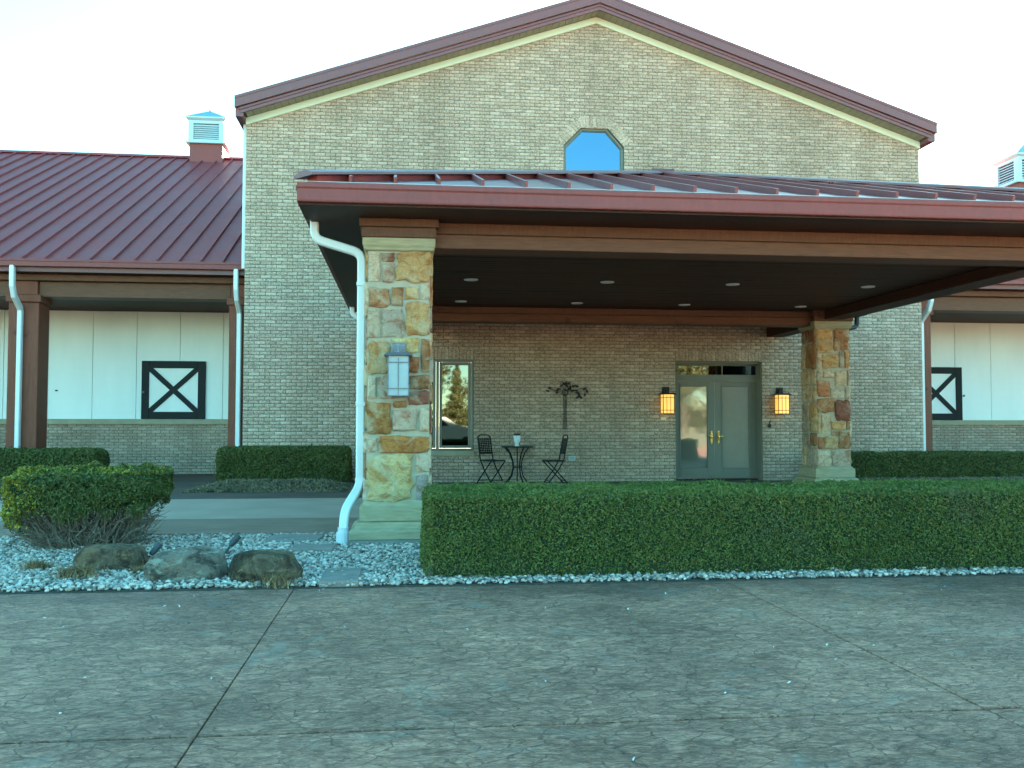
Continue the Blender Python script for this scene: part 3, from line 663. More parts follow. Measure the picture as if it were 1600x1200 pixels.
m.build('eave_flashing', 'fascia_metal', can); m2.build('drip_edge', 'light_trim', can)
# rivet line on the gutter joint
m = MB()
for i in range(9): m.box(3.93+(i % 2)*.018, 3.936+(i % 2)*.018, cF-.007, cF+.004, ZS+.035+i*.013, ZS+.041+i*.013)
m.build('gutter_joint', 'white_metal', can)
# soffit ring and ceiling boards
bi = .10
m = MB()
for (x0, x1, y0, y1) in ((cL+.005, cR-.005, cF+.05, P1+bi), (cL+.005, cR-.005, P2+w0-bi, cB-.05), (cL+.05, a0+bi, P1+bi, P2+w0-bi), (b0+w0-bi, cR-.05, P1+bi, P2+w0-bi)): m.box(x0, x1, y0, y1, ZS-.015, ZS)
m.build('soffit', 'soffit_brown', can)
y = P1+bi+.36; k = 0
while y < P2+.2:
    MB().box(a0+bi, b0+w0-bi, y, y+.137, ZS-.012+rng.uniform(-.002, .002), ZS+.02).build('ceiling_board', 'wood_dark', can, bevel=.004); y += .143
MB().box(a0+bi+.35, b0+w0-bi-.35, P1+bi+.36, P1+bi+.40, ZS-.03, ZS-.013).build('ceiling_trim', 'wood_beam', can)
MB().box(cL+.1, cR-.1, cF+.1, cB-.1, ZS+.025, ZS+.04).build('roof_deck', 'soffit_brown', can)
# perimeter beams (two boards tall)
for (x0, x1, y0, y1) in ((a0+w0-.02, b0+.02, P1+.10, P1+.46), (a0+w0-.02, b0+.02, P2+.12, P2+.48), (a0+.12, a0+.48, P1+w0-.02, P2+.02), (b0+.14, b0+.5, P1+w0-.02, P2+.02)):
    zb = 2.93 if x1-x0 > 1 else 3.03
    MB().box(x0, x1, y0, y1, zb, 3.07).build('beam', 'wood_beam' if zb < 3 else 'wood_dark', can, bevel=.006)  # side beams darker: shade under the roof is put into their wood colour
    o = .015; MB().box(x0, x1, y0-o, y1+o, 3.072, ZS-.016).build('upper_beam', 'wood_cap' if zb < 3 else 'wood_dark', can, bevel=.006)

# flat link between canopy and wall, carried on two short beams
MB().box(a0-.05, b0+w0+.05, cB+.05, Wf-.012, ZS, ZS+.10).build('link_roof', 'soffit_brown', can)
for x0 in (a0+.12, b0+.14): MB().box(x0, x0+.36, P2+.50, Wf-.012, 2.96, ZS-.002).build('link_beam', 'wood_dark', can, bevel=.006)
# stone pillars
GOLD, RUST, CREAM, GREY, BROWN, PLUM, PALE, BLUE = (.46, .32, .15), (.37, .175, .085), (.47, .39, .26), (.35, .31, .25), (.31, .18, .09), (.22, .10, .07), (.47, .42, .32), (.32, .31, .30)
near_front = [(574,389,593,436,PALE),(594,389,615,404,PLUM),(595,407,615,437,GREY),(618,388,671,435,GOLD),(575,445,608,477,BROWN),(610,444,629,475,BROWN),(632,442,653,463,GOLD),(656,437,671,463,PALE),
 (574,480,592,526,PALE),(595,479,629,525,GREY),(633,467,671,521,GOLD),(574,530,608,583,GOLD),(611,525,654,549,(.52,.44,.2)),(657,526,671,580,BROWN),(611,552,635,581,PLUM),(637,556,654,580,RUST),
 (574,587,587,622,PALE),(590,587,635,621,GREY),(638,584,671,607,BROWN),(638,609,671,632,PLUM),(574,627,611,680,(.30,.17,.06)),(614,625,635,636,BROWN),(614,639,652,674,(.45,.38,.30)),(655,636,671,675,PALE),
 (574,684,589,707,PALE),(592,681,671,707,(.38,.185,.06)),(574,712,646,784,(.45,.385,.20)),(650,711,671,739,PALE),(650,743,671,784,BLUE)]
z4 = lambda x, y: (1200+x*.3, 420+y*.3)
far_raw = [(260,318,343,375,GOLD),(347,315,426,430,BROWN),(262,378,345,445,GOLD),(262,450,285,530,PALE),(288,450,370,530,GOLD),(374,435,400,525,GREY),(403,433,426,528,GOLD),(262,534,288,586,PALE),(291,535,348,578,PALE),(352,540,412,622,CREAM),(415,532,426,622,GREY),
 (262,590,325,682,RUST),(330,628,398,688,PALE),(402,627,426,692,GREY),(260,688,347,765,BROWN),(352,697,427,808,PLUM),(262,770,277,880,GOLD),(280,772,326,880,CREAM),(330,812,403,858,GOLD),(406,812,427,858,BROWN),(330,862,362,888,BROWN),(366,862,427,956,BROWN),(262,892,288,960,RUST),(292,892,362,960,GOLD),(260,966,325,1052,PALE),(330,964,427,1052,GREY)]
def random_face(seed):
    rr = random.Random(seed); out = []; z = .0; H = 1.0
    while z < .985:
        h = rr.choice([.07, .1, .12, .15, .19]); h = min(h, 1-z)
        if 1-z-h < .045: h = 1-z
        x = 0.
        while x < .97:
            w_ = rr.uniform(.3, .72); 
            if 1-x-w_ < .2: w_ = 1-x
            if h > .13 and w_ < .45:
                k = rr.uniform(.4, .6)*h
                for (p, q) in ((z, z+k), (z+k, z+h)): out.append((x, p, x+w_, q))
            else: out.append((x, z, x+w_, z+h))
            x += w_
        z += h
    res = []
    for x0, y0, x1, y1 in out:
        res.append((x0+.015, y0+.0035, x1-.015, y1-.0035, rr.choice([GOLD, GOLD, RUST, CREAM, GREY, BROWN, PLUM, PALE, PALE, CREAM])))
    return res
def stone_mesh(w_, h_, rg, big):
    """irregular rounded block face: outline ring, shoulder ring, uneven front"""
    k = 5 if big else 3; pts = []
    for (p, q) in (((-1, -1), (1, -1)), ((1, -1), (1, 1)), ((1, 1), (-1, 1)), ((-1, 1), (-1, -1))):
        for i in range(k):
            t = i/k; pts.append(((p[0]+(q[0]-p[0])*t)*w_/2, (p[1]+(q[1]-p[1])*t)*h_/2))
    j = min(w_, h_)*.075; P = []
    for i, (x, z) in enumerate(pts):
        f = .965 if i % k == 0 else 1.0
        P.append((x*f+rg.uniform(-j, j*.8)*np.sign(x), z*f+rg.uniform(-j, j*.8)*np.sign(z)))
    n_ = len(P); dep = rg.uniform(.016, .034); V = [(x, 0.012, z) for x, z in P]+[(x, -dep*.55, z) for x, z in P]
    ins = 1-min(.3, .013/min(w_, h_)*1.6)
    V += [(x*ins, -dep*rg.uniform(.8, 1.15), z*ins) for x, z in P]+[(x*ins*.5, -dep*rg.uniform(.85, 1.35), z*ins*.5) for x, z in P]+[(0, -dep*1.1, 0)]
    F = []
    for r0 in range(3): F += [(r0*n_+i, r0*n_+(i+1) % n_, (r0+1)*n_+(i+1) % n_, (r0+1)*n_+i) for i in range(n_)]
    F += [(3*n_+i, 3*n_+(i+1) % n_, 4*n_) for i in range(n_)]
    me = bpy.data.meshes.new('stone'); me.from_pydata(V, [], F); me.materials.append(M['field_stone']); me.polygons.foreach_set('use_smooth', [i >= 2*n_ for i in range(len(F))]); return me
ZT, ZB = 2.875, .405
def pillar(x0, y0, faces, label, seed):
    p = MB().box(x0+.006, x0+w0-.006, y0+.006, y0+w0-.006, .2, 2.99).build('stone_pillar', 'stone_mortar', can, label=label)
    rg = random.Random(seed)
    for fi in range(4):
        lay = faces.get(fi) or random_face(seed*7+fi)
        for (u0, v0, u1, v1, c) in lay:
            w_, h_ = (u1-u0)*w0, (v1-v0)*(ZT-ZB); cu = (u0+u1)/2*w0; cz = ZT-(v0+v1)/2*(ZT-ZB)
            me = stone_mesh(w_, h_, rg, w_ > .2)
            pos, rz = {0: ((x0+cu, y0+.004, cz), 0), 1: ((x0+w0-.004, y0+cu, cz), math.pi/2), 2: ((x0+w0-cu, y0+w0-.004, cz), math.pi), 3: ((x0+.004, y0+w0-cu, cz), -math.pi/2)}[fi]
            o = place(me, 'stone', p, pos, (0, 0, rz)); k = rg.uniform(.88, 1.1); o.color = (min(.6, c[0]*k*1.16), c[1]*k*.96, c[2]*k*.86, 1)
    q = (x0, x0+w0, y0, y0+w0)
    MB().squares([(.0, .43), (.04, .385), (.055, .38), (.055, .225), (.005, .224)], *q).build('plinth', 'limestone', p, bevel=.006)
    MB().squares([(.055, .222), (.085, .215), (.10, .17), (.14, .15), (.147, .14), (.147, .058), (.02, .057)], *q).build('base_course', 'limestone', p, bevel=.006)
    MB().squares([(.150, .056), (.150, -.11)], *q).build('footing', 'footing', p)
    MB().squares([(.012, 2.872), (.03, 2.885), (.03, 2.90), (.045, 2.925), (.045, 2.998), (.0, 3.0)], *q).build('capstone', 'limestone', p, bevel=.005)
    MB().squares([(.055, 3.002), (.055, 3.10)], *q).squares([(.075, 3.102), (.075, ZS-.016)], *q)  .build('cap_block', 'wood_cap', p, bevel=.006)
nf = [((u0-572)/100, (v0-386)/400, (u1-572)/100, (v1-386)/400, c) for u0, v0, u1, v1, c in near_front]
ff = [((x0-258)/170, (y0-312)/744, (x1-258)/170, (y1-312)/744, c) for x0, y0, x1, y1, c in far_raw]
pillar(a0, P1, {0: nf}, 'near left pillar beside the white downspout', 11)
pillar(b0, P2, {0: ff}, 'far right pillar by the door', 12)
pillar(a0-.02, P2, {}, 'far left pillar hidden behind the near one', 13)
pillar(b0, P1, {}, 'near right pillar outside the picture', 14)
# canopy downspouts
dsx = a0-.062
def smooth(pts, n=4):
    out = [Vector(pts[0])]
    for i in range(1, len(pts)-1):
        p, c_, q = Vector(pts[i-1]), Vector(pts[i]), Vector(pts[i+1]); a = c_+(p-c_).normalized()*min(.09, (p-c_).length*.45); b = c_+(q-c_).normalized()*min(.09, (q-c_).length*.45)
        for k in range(n+1): t = k/n; out.append(a*(1-t)**2+c_*2*t*(1-t)+b*t*t)
    return out+[Vector(pts[-1])]
MB().tube(smooth([(-.90, 9.62, 3.205), (-.90, 9.62, 3.02), (dsx, 9.60, 2.88), (dsx, 9.58, .55), (-.565, 9.36, .33), (-.575, 9.33, .12)]), .045, sq=(.042, .042)).build('downspout', 'white_metal', can, smooth=False)
for z in (2.55, 1.35, .60): MB().squares([(.006, z), (.006, z+.035)], dsx-.042, dsx+.042, 9.545, 9.63).build('strap', 'white_metal', can)
MB().lathe([(.052, .13), (.052, .17), (.06, .171)][::-1][::-1], (-.575, 9.33, 0), 14).lathe([(.066, .0), (.066, .13), (.056, .131)], (-.575, 9.33, 0), 14).build('drain_socket', 'plastic_white', can)
MB().tube(smooth([(-.90, 16.6, 3.205), (-.90, 16.6, 3.05), (a0-.07, 16.6, 2.86), (a0-.07, 16.6, .1)]), .04, sq=(.04, .04)).build('downspout', 'white_metal', can)
MB().tube(smooth([(cR-.06, 16.95, 3.205), (cR-.06, 16.95, 3.0), (b0+w0+.06, 16.6, 2.9), (b0+w0+.06, 16.6, .5), (b0+w0+.2, 16.6, .2), (b0+w0+.2, 16.6, .05)]), .035, sq=(.035, .035)).build('downspout', 'bronze', can, label='bronze toned downspout')
for (y, r_n) in ((13.19, 'front'), (15.57, 'back')):
    for i, x in enumerate((.92, 2.86, 4.70, 6.75)):
        ord_ = ('leftmost', 'second from left', 'third from left', 'rightmost')[i]
        t = thing('ceiling_light', f'recessed canopy ceiling light, {ord_} in the {"nearer" if r_n == "front" else "farther"} row of four', 'ceiling light', (x, y, ZS-.016), 'recessed lights in the canopy ceiling')
        MB().lathe([(.055, -.004), (.095, -.012), (.10, -.004), (.10, 0), (.055, 0)], (x, y, ZS-.013), 18).build('trim_ring', 'light_trim', t)
        MB().lathe([(.001, -.003), (.054, -.003), (.054, 0), (.001, 0)], (x, y, ZS-.013), 16).build('lens', 'shade_cloth', t)

# ---------------------------------------------------------------- wall lanterns
def lantern(x, y, ztop, w, h, lit, label, group=None):
    """mission lantern: backplate, arm, roof plate, caged glass box"""
    met = 'bronze' if lit else 'pewter'; t = thing('wall_lantern', label, 'wall lantern', (x, y, ztop-h), group)
    d = w*.9; yc = y-.035-d/2
    MB().box(x-w*.32, x+w*.32, y-.025, y-.001, ztop-.02, ztop+w*.62).build('backplate', met, t, bevel=.005)
    MB().box(x-w*.16, x+w*.16, y-.06, y-.026, ztop+w*.12, ztop+w*.42).tube([(x, y-.03, ztop+w*.42), (x, yc, ztop+w*.42), (x, yc, ztop+.01)], .012, 8).build('arm', met, t)
    MB().squares([(.03, ztop-.012), (.035, ztop-.004), (.0, ztop+.02)], x-w/2, x+w/2, yc-d/2, yc+d/2).build('cap', met, t)
    x0, x1, y0, y1 = x-w/2, x+w/2, yc-d/2, yc+d/2; z0, z1 = ztop-h, ztop-.013
    MB().box(x0+.008, x1-.008, y0+.008, y1-.008, z0+.004, z1).build('shade', 'amber_glass' if lit else 'art_glass', t)
    m = MB(); b = .011
    for xx in (x0, x1-b):
        for yy in (y0, y1-b): m.box(xx, xx+b, yy, yy+b, z0, z1)
    for z in (z0, z0+h*.17, z1-h*.17, ):
        for yy in (y0-.002, y1-b+.002): m.box(x0+b, x1-b, yy, yy+b*.8, z, z+b)
        for xx in (x0-.002, x1-b*.8+.002): m.box(xx, xx+b*.8, y0+b, y1-b, z, z+b)
    for k in ((1/3, 2/3) if lit else (.5,)): m.box(x0+w*k-.004, x0+w*k+.004, y0-.001, y0+.006, z0+b, z1-.02)
    m.build('cage', met, t)
    return t
lantern(.245-.30, P1-.03, 1.835, .205, .40, False, 'unlit grey lantern with pale glass on the near stone pillar')
lantern(5.27, Wf, 1.775, .235, .40, True, 'lit amber lantern left of the double door', 'lit lanterns flanking the door')
lantern(7.67, Wf, 1.775, .235, .40, True, 'lit amber lantern right of the double door', 'lit lanterns flanking the door')
tag(MB().box(5.17, 5.28, Wf-.02, Wf-.004, 1.245, 1.305).build('door_plaque', 'plaque', bevel=.004), 'small cream plaque below the lantern left of the door', 'plaque')
t = thing('wall_bracket', 'small dark bell bracket on the brick right of the door', 'bracket', (7.45, Wf, 1.1))
MB().box(7.42, 7.48, Wf-.02, Wf-.004, 1.10, 1.17).build('plate', 'bronze', t); MB().tube([(7.45, Wf-.03, 1.17), (7.44, Wf-.04, 1.21), (7.47, Wf-.04, 1.24)], .012, 6).build('hook', 'bronze', t)
t = thing('power_outlet', 'pale outlet cover box low on the brick wall', 'outlet', (3.34, Wf, .44))
MB().box(3.275, 3.405, Wf-.05, Wf-.004, .44, .53).build('cover', 'plastic_white', t, bevel=.008); MB().box(3.285, 3.395, Wf-.055, Wf-.0505, .45, .52).build('lid', 'art_glass', t)
# metal wall tree
t = thing('wall_sculpture', 'thin bronze metal tree hung on the brick above the bistro set', 'wall art', (3.22, Wf, 1.06))
def uvz(u, v): return (3.2+(u-882)*.01375*.98, 2.0-(v-597)*.01272)
m = MB()
for dx, b in ((-.035, -.02), (.0, .01), (.035, .03)):
    m.tube([(3.2+dx*1.2, Wf-.02, 1.06), (3.2+dx*.6, Wf-.035, 1.35), (3.2+b, Wf-.03, 1.6), (3.2+dx*1.5, Wf-.035, 1.85)], .0065, 6)
m.build('stem', 'bronze', t)
m = MB()
for (dx, dz) in ((-.35, -.10), (-.2, -.13), (-.06, .0), (.16, -.03), (.22, -.14), (.4, -.08)):
    m.tube([(3.2, Wf-.03, 1.72), (3.2+dx*.45, Wf-.045, 1.78+.05), (3.2+dx, Wf-.04, 1.98+dz)], .0045, 5)
m.build('branch', 'bronze', t)
lv = [(650,200,6),(690,190,6),(735,200,6),(620,240,5),(700,240,6),(760,265,6),(820,245,6),(860,250,6),(745,300,5),(800,325,6),(855,325,6),(880,365,7),(905,400,6),(885,435,6),(930,435,5),(575,300,5),(545,345,6),(430,280,6),(385,330,5),(1000,290,6),(1030,325,6),(1000,390,4),(680,310,4)]
for (px, py, k) in lv:
    u, v = 820+px*.0917, 580+py*.0917; x, z = uvz(u, v); a = rng.uniform(0, 3.14); L = .035+.004*k
    ca, sa = math.cos(a)*L, math.sin(a)*L; w_ = L*.42; nx, nz = -math.sin(a)*w_, math.cos(a)*w_
    pl = [(x-ca, z-sa), (x-ca*.3+nx, z-sa*.3+nz), (x+ca, z+sa), (x-ca*.3-nx, z-sa*.3-nz)]
    MB().hexa([(p[0], Wf-.052, p[1]) for p in pl], [(p[0], Wf-.046, p[1]) for p in pl]).build('leaf', 'bronze', t)

# ---------------------------------------------------------------- bistro set
def chair(label, group):
    t = thing('bistro_chair', label, 'chair', (0, 0, .02), group); r = .0125; H = .165
    Z = lambda z: z
    for s in (-1, 1):
        MB().tube([(-.20, s*H, .90), (-.15, s*H, .62), (-.12, s*H, .46), (-.02, s*H, .28), (.20, s*H, .0)], r, 6).build('leg', 'iron', t, world=False)
        MB().tube([(.20, s*(H+.02), .435), (.04, s*(H+.02), .27), (-.21, s*(H+.02), .0)], r, 6).build('leg', 'iron', t, world=False)
    MB().tube([(-.2, -H, .90), (-.207, -H*.55, .935), (-.207, H*.55, .935), (-.2, H, .90)], r, 6).tube([(-.195, -H, .865), (-.195, H, .865)], r*.8, 6).tube([(-.15, -H, .58), (-.15, H, .58)], r*.8, 6).build('back_frame', 'iron', t, world=False)
    for i in range(8):
        z = .60+i*.034; x = -.147-(z-.60)*.18
        MB().box(x-.004, x+.004, -H, H, z-.0105, z+.0105).build('slat', 'iron', t, world=False)
    for i in range(6):
        y_ = -H+.047*(i+.52); MB().bar((-.141, y_, .585), (-.190, y_, .862), .020, .004, (1, 0, 0)).build('strip', 'iron', t, world=False)
    MB().tube([(-.13, -H, .445), (.22, -H, .445), (.22, H, .445), (-.13, H, .445), (-.13, -H, .445)], r, 6).build('seat_frame', 'iron', t, world=False)
    for i in range(7): MB().box(-.125+i*.05, -.085+i*.05, -H, H, .447, .454).build('seat_slat', 'iron', t, world=False)
    MB().tube([(-.15, -H-.02, .065), (-.15, H+.02, .065)], r*.7, 6).tube([(.15, -H, .065), (.15, H, .065)], r*.7, 6).build('stretcher', 'iron', t, world=False)
    return t
g = 'black bistro chairs at the small round table'
c1 = chair('black metal bistro chair with woven lattice back beside the window', g)
c2 = copy_tree(c1, (2.90, 18.12, .02), R(186)); c2['label'] = 'black metal bistro chair seen side-on near the outlet box'
c1.location = (1.67, 18.28, .02); c1.rotation_euler = (0, 0, R(-52))
t = thing('bistro_table', 'round black iron table between two bistro chairs', 'table', (2.175, 18.22, .02))
MB().lathe([(.29, .715), (.31, .72), (.31, .738), (.30, .742)], (2.175, 18.22, .0), 28).build('tabletop', 'iron', t)
for k in range(3):
    a = k*2.0944+1.2; ca, sa = math.cos(a), math.sin(a)
    for q in (-.28, .28):
        cb, sb = math.cos(a+q), math.sin(a+q)
        MB().tube([(2.175+cb*r, 18.22+sb*r, z) for r, z in ((.24, .715), (.15, .60), (.095, .45), (.085, .33), (.12, .18), (.20, .07), (.26, .022))], .0125, 6).build('leg', 'iron', t)
MB().lathe([(.09, .33), (.10, .335), (.10, .345), (.09, .35)], (2.175, 18.22, 0), 16).build('ring', 'iron', t)
t = thing('flower_pot', 'white footed planter with dark plant on the bistro table', 'planter', (2.165, 18.2, .742))
MB().lathe([(.04, .743), (.045, .755), (.03, .775), (.035, .80), (.06, .84), (.068, .92), (.072, .945), (.062, .945), (.055, .92)], (2.165, 18.2, 0), 18).build('pot', 'flower_pot', t, smooth=True)
P = rng.normal(0, 1, (160, 3))*[.026, .026, .016]+[2.165, 18.2, .952]; leaf_object('plant', P, P*0+[0, 0, 1], .016, 'leaf_dark', t)

# ---------------------------------------------------------------- planting
def box_surface(n, x0, x1, y0, y1, z0, z1, rad, faces='ftlrb', wob=.03):
    """points and normals on the rounded surface of a clipped hedge"""
    A = {'f': (x1-x0)*(z1-z0), 'b': (x1-x0)*(z1-z0), 't': (x1-x0)*(y1-y0), 'l': (y1-y0)*(z1-z0), 'r': (y1-y0)*(z1-z0)}
    tot = sum(A[f] for f in faces); P = []; Q = []
    for f in faces:
        k = int(n*A[f]/tot); a, b, c = rng.uniform(x0, x1, k), rng.uniform(y0, y1, k), rng.uniform(z0, z1, k)
        if f == 'f': b[:] = y0; nn = (0, -1, 0)
        if f == 'b': b[:] = y1; nn = (0, 1, 0)
        if f == 't': c[:] = z1; nn = (0, 0, 1)
        if f == 'l': a[:] = x0; nn = (-1, 0, 0)
        if f == 'r': a[:] = x1; nn = (1, 0, 0)
        P.append(np.stack([a, b, c], 1)); Q.append(np.tile(nn, (k, 1)).astype(float))
    P = np.concatenate(P); Q = np.concatenate(Q)
    lo, hi = np.array([x0+rad, y0+rad, z0-9]), np.array([x1-rad, y1-rad, z1-rad]); ctr = np.clip(P, lo, hi); d = P-ctr; L = np.linalg.norm(d, axis=1, keepdims=True)
    m = (L[:, 0] > rad); P[m] = ctr[m]+d[m]/L[m]*rad; Q = np.where(L > 1e-6, d/np.maximum(L, 1e-6), Q)
    w = np.array([.8*noise.noise(Vector((p[0]*1.1, p[1]*1.6, p[2]*1.8)))+.5*noise.noise(Vector((p[0]*3.3, p[1]*3.3, p[2]*3.8)))+.55*noise.noise(Vector((p[0]*9, p[1]*9, p[2]*9))) for p in P])
    return P+Q*(w*wob)[:, None]+Q*(-np.abs(rng.normal(0, .022, len(P)))[:, None]+.010)+Q*((rng.uniform(0, 1, len(P)) < .012)*rng.uniform(.01, .045, len(P)))[:, None], Q
def hedge(label, x0, x1, y0, y1, z0, z1, n, size, mat, rad=.08, faces='ftlr', group=None, wob=.03, skirt=0):
    t = thing('hedge', label, 'hedge', ((x0+x1)/2, (y0+y1)/2, z0), group)
    P, Q = box_surface(n, x0, x1, y0, y1, z0+.03, z1, rad, faces, wob)
    # sparser, more ragged foot
    kz = (P[:, 2]-z0)/(z1-z0); keep = rng.uniform(0, 1, len(P)) < np.clip(.12+kz*4-.25*np.array([max(0, noise.noise(Vector((p[0]*2.5, 3, 1)))) for p in P]), 0, 1); P, Q = P[keep], Q[keep]
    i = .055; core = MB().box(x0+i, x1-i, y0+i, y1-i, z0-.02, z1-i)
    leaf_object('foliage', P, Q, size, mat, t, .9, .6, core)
    m = MB()
    for k in range(int((x1-x0)/.12)):
        x = x0+.06+k*.12+rng.uniform(-.04, .04); m.tube([(x, y0+.09, z0-.02), (x+rng.uniform(-.03, .03), y0+.06, z0+.06), (x+rng.uniform(-.06, .06), y0+.05, z0+.12)], .006, 5)
    m.build('stem', 'bark', t, kind='stuff'); return t
hedge('long clipped green hedge along the driveway edge', .17, 9.5, 7.13, 8.15, .0, .655, 330000, .0098, 'box_leaf', .07, 'ftlrb', None, .034)
hedge('dark clipped hedge against the brick left of the near pillar', -3.33, -.98, 17.5, 18.35, .10, .735, 26000, .02, 'yew_leaf', .10)
hedge('dark hedge running off the left edge before the timber posts', -10.5, -5.42, 17.6, 18.5, .05, .71, 40000, .02, 'yew_leaf', .14)
hedge('dark hedge behind the far pillar at right', 8.35, 16.5, 17.55, 18.45, .05, .60, 60000, .02, 'yew_leaf', .06)
def cover(label, x0, x1, y0, y1, h, n):
    P = []; 
    k = np.stack([rng.uniform(x0, x1, n), rng.uniform(y0, y1, n)], 1)
    e = np.minimum(np.minimum(k[:, 0]-x0, x1-k[:, 0]), (k[:, 1]-y0))
    prof = np.array([noise.noise(Vector((a*2.5, b*3.5, 3)))*.5+.5 for a, b in k]); keep = e > prof*.16; k, e, prof = k[keep], e[keep], prof[keep]
    z = np.clip(e*.24, 0, h*.7)+(prof-.45)*h*.3+rng.uniform(-.03, .01, len(k)); P = np.stack([k[:, 0], k[:, 1], np.maximum(.03, z)], 1)
    o = leaf_object('ground_cover', P, np.tile([0, -.4, 1.], (len(P), 1)), .028, 'dry_cover', None, .8, .35); tag(o, kind='stuff')
    MB().hexa([(x0+.25, y0+.15, .0), (x1-.2, y0+.12, .0), (x1-.1, y1, .0), (x0+.2, y1, .0)], [(x0+.55, y0+.55, h*.3), (x1-.35, y0+.5, h*.3), (x1-.15, y1, h*.4), (x0+.4, y1, h*.4)]).build('planting_bed', 'bed_soil', kind='structure')
cover('', -3.75, -.70, 16.25, 18.3, .24, 26000); cover('', -10.5, -5.35, 16.6, 18.3, .2, 20000); cover('', 8.1, 16.5, 16.3, 18.2, .18, 36000)
# clipped juniper with bare twiggy skirt
t = thing('clipped_shrub', 'flat topped juniper shrub with golden tips and bare grey twigs below', 'shrub', (-2.95, 9.45, 0))
cx, cy_, = -2.965, 9.45
n = 64000; th = rng.uniform(0, 2*math.pi, n); ze = rng.uniform(0, 1, n)
def shrub_r(th, z): # plan radius of the clipped drum, squared off
    sq = 1/np.power(np.abs(np.cos(th))**3.2+np.abs(np.sin(th))**3.2, 1/3.2)
    return sq*(1+.03*np.sin(3*th+.7)+.02*np.sin(7*th))*.93
top = rng.uniform(0, 1, n) < .36
rr = np.where(top, np.sqrt(rng.uniform(0, 1, n)), 1.0)*shrub_r(th, 0)
X = cx+.745*rr*np.cos(th); Y = cy_+.62*rr*np.sin(th)
vn = lambda P_, f, o: np.array([noise.noise(Vector((p[0]*f, p[1]*f, p[2]*f+o))) for p in P_])
XY0 = np.stack([X, Y, X*0], 1)
tz = .715+.05*vn(XY0, 2.6, 1)+.025*vn(XY0, 8, 2)+.06*(Y-cy_)
low = .27+.20*vn(XY0, 2.6, 5)+.07*vn(XY0, 9, 6)-.13*np.cos(th-2.9)
side_in = np.where(ze < .3, 1-.10*(1-ze/.3), 1)*np.where(ze > .88, 1-.06*(ze-.88)/.12, 1)
X = np.where(top, X, cx+(X-cx)*side_in); Y = np.where(top, Y, cy_+(Y-cy_)*side_in)
Zv = np.where(top, tz, low+(tz-low)*ze)
P = np.stack([X, Y, Zv], 1)
Q = np.stack([np.where(top, 0, np.cos(th)), np.where(top, 0, np.sin(th)), np.where(top, 1, .25)], 1)
hole = vn(P, 8, 0); P += Q*(hole*.045)[:, None]+Q*(-np.abs(rng.normal(0, .03, (n, 1))))
dens = np.where(top, 1, np.clip((ze+.02)*2.2, .10, 1))*np.where(hole < -.33, .2, 1)
kp = rng.uniform(0, 1, n) < dens; P, Q = P[kp], Q[kp]; topk = top[kp]
patch = vn(P, 2.2, 9)
left = np.clip((cx-.18-P[:, 0])/.35+patch*.9, 0, 1); rim = (P[:, 2] > .70)*(.18+.5*np.clip(patch+.1, 0, 1))
gold = rng.uniform(0, 1, len(P)) < np.maximum(left*.75*(P[:, 2] > .2), rim*1.2)
core = MB().squares([(-.12, .40), (.0, .50), (.0, .635)], cx-.52, cx+.52, cy_-.44, cy_+.44)
leaf_object('foliage', P[~gold], Q[~gold], .0155, 'juniper_leaf', t, .9, .42, core)
leaf_object('golden_tips', P[gold], Q[gold]+[0, 0, .2], .0165, 'juniper_gold', t, .9, .42)
m = MB()
for k in range(420):
    a = rng.uniform(0, 6.28); r0 = .40*math.sqrt(rng.uniform(0, 1)); r1 = rng.uniform(max(.4, r0*1.6), 1.06); z1 = rng.uniform(.22, .60)-.06*(r1 > .8)
    p0 = Vector((cx+r0*math.cos(a), cy_+r0*math.sin(a)*.8, -.01)); p3 = Vector((cx+.66*r1*math.cos(a), cy_+.54*r1*math.sin(a), z1))
    pts = [p0]
    for q in (.3, .55, .8): pts.append(p0.lerp(p3, q)+Vector((rng.normal(0, .035), rng.normal(0, .035), rng.normal(.02, .03)-.05*math.sin(q*3.14)*r1)))
    pts.append(p3); m.tube(pts, rng.uniform(.004, .011), 5, [1, .85, .65, .5, .3])
    for q in range(3):
        s0 = pts[rng.integers(1, 4)]; d = Vector((math.cos(a+rng.normal(0, .9))*.14, math.sin(a+rng.normal(0, .9))*.12, rng.uniform(-.04, .10))); m.tube([s0, s0+d*.5+Vector((0, 0, rng.normal(0, .015))), s0+d], .004, 4, [1, .7, .4])
m.build('branch', 'twig', t)
# dry tufts
def tuft(x, y, w, h, n, label):
    V = []; F = []
    for i in range(n):
        a = rng.uniform(0, 6.28); r = min(abs(rng.normal(0, w*.42)), w); bx_, by_ = x+r*math.cos(a), y+r*math.sin(a)*.7; L = h*rng.uniform(.5, 1.2); lean = rng.normal(0, .6, 2)*L; wd = .004
        c_, s_ = math.cos(a+1.57)*wd, math.sin(a+1.57)*wd; b = len(V)
        V += [(bx_-c_, by_-s_, .0), (bx_+c_, by_+s_, .0), (bx_+lean[0]*.45+c_, by_+lean[1]*.45+s_, L*.7), (bx_+lean[0]*.45-c_, by_+lean[1]*.45-s_, L*.7), (bx_+lean[0], by_+lean[1], L)]
        F += [(b, b+1, b+2), (b, b+2, b+3), (b+3, b+2, b+4)]
    o = link(fast_mesh('grass_tuft', V, F), 'grass_tuft', 'dry_grass'); tag(o, label, 'grass tuft', 'dry grass tufts in the gravel')
tuft(-2.88, 7.95, .17, .085, 420, 'dry tuft left of the brown boulder, farther from the driveway'); tuft(-2.42, 7.52, .24, .10, 700, 'wide dry tuft nearest the driveway below the brown boulder')
tuft(-2.05, 7.70, .08, .07, 160, 'small dry tuft at the foot of the brown boulder'); tuft(-.90, 7.06, .20, .085, 620, 'greenish dry tuft in front of the dark boulder')
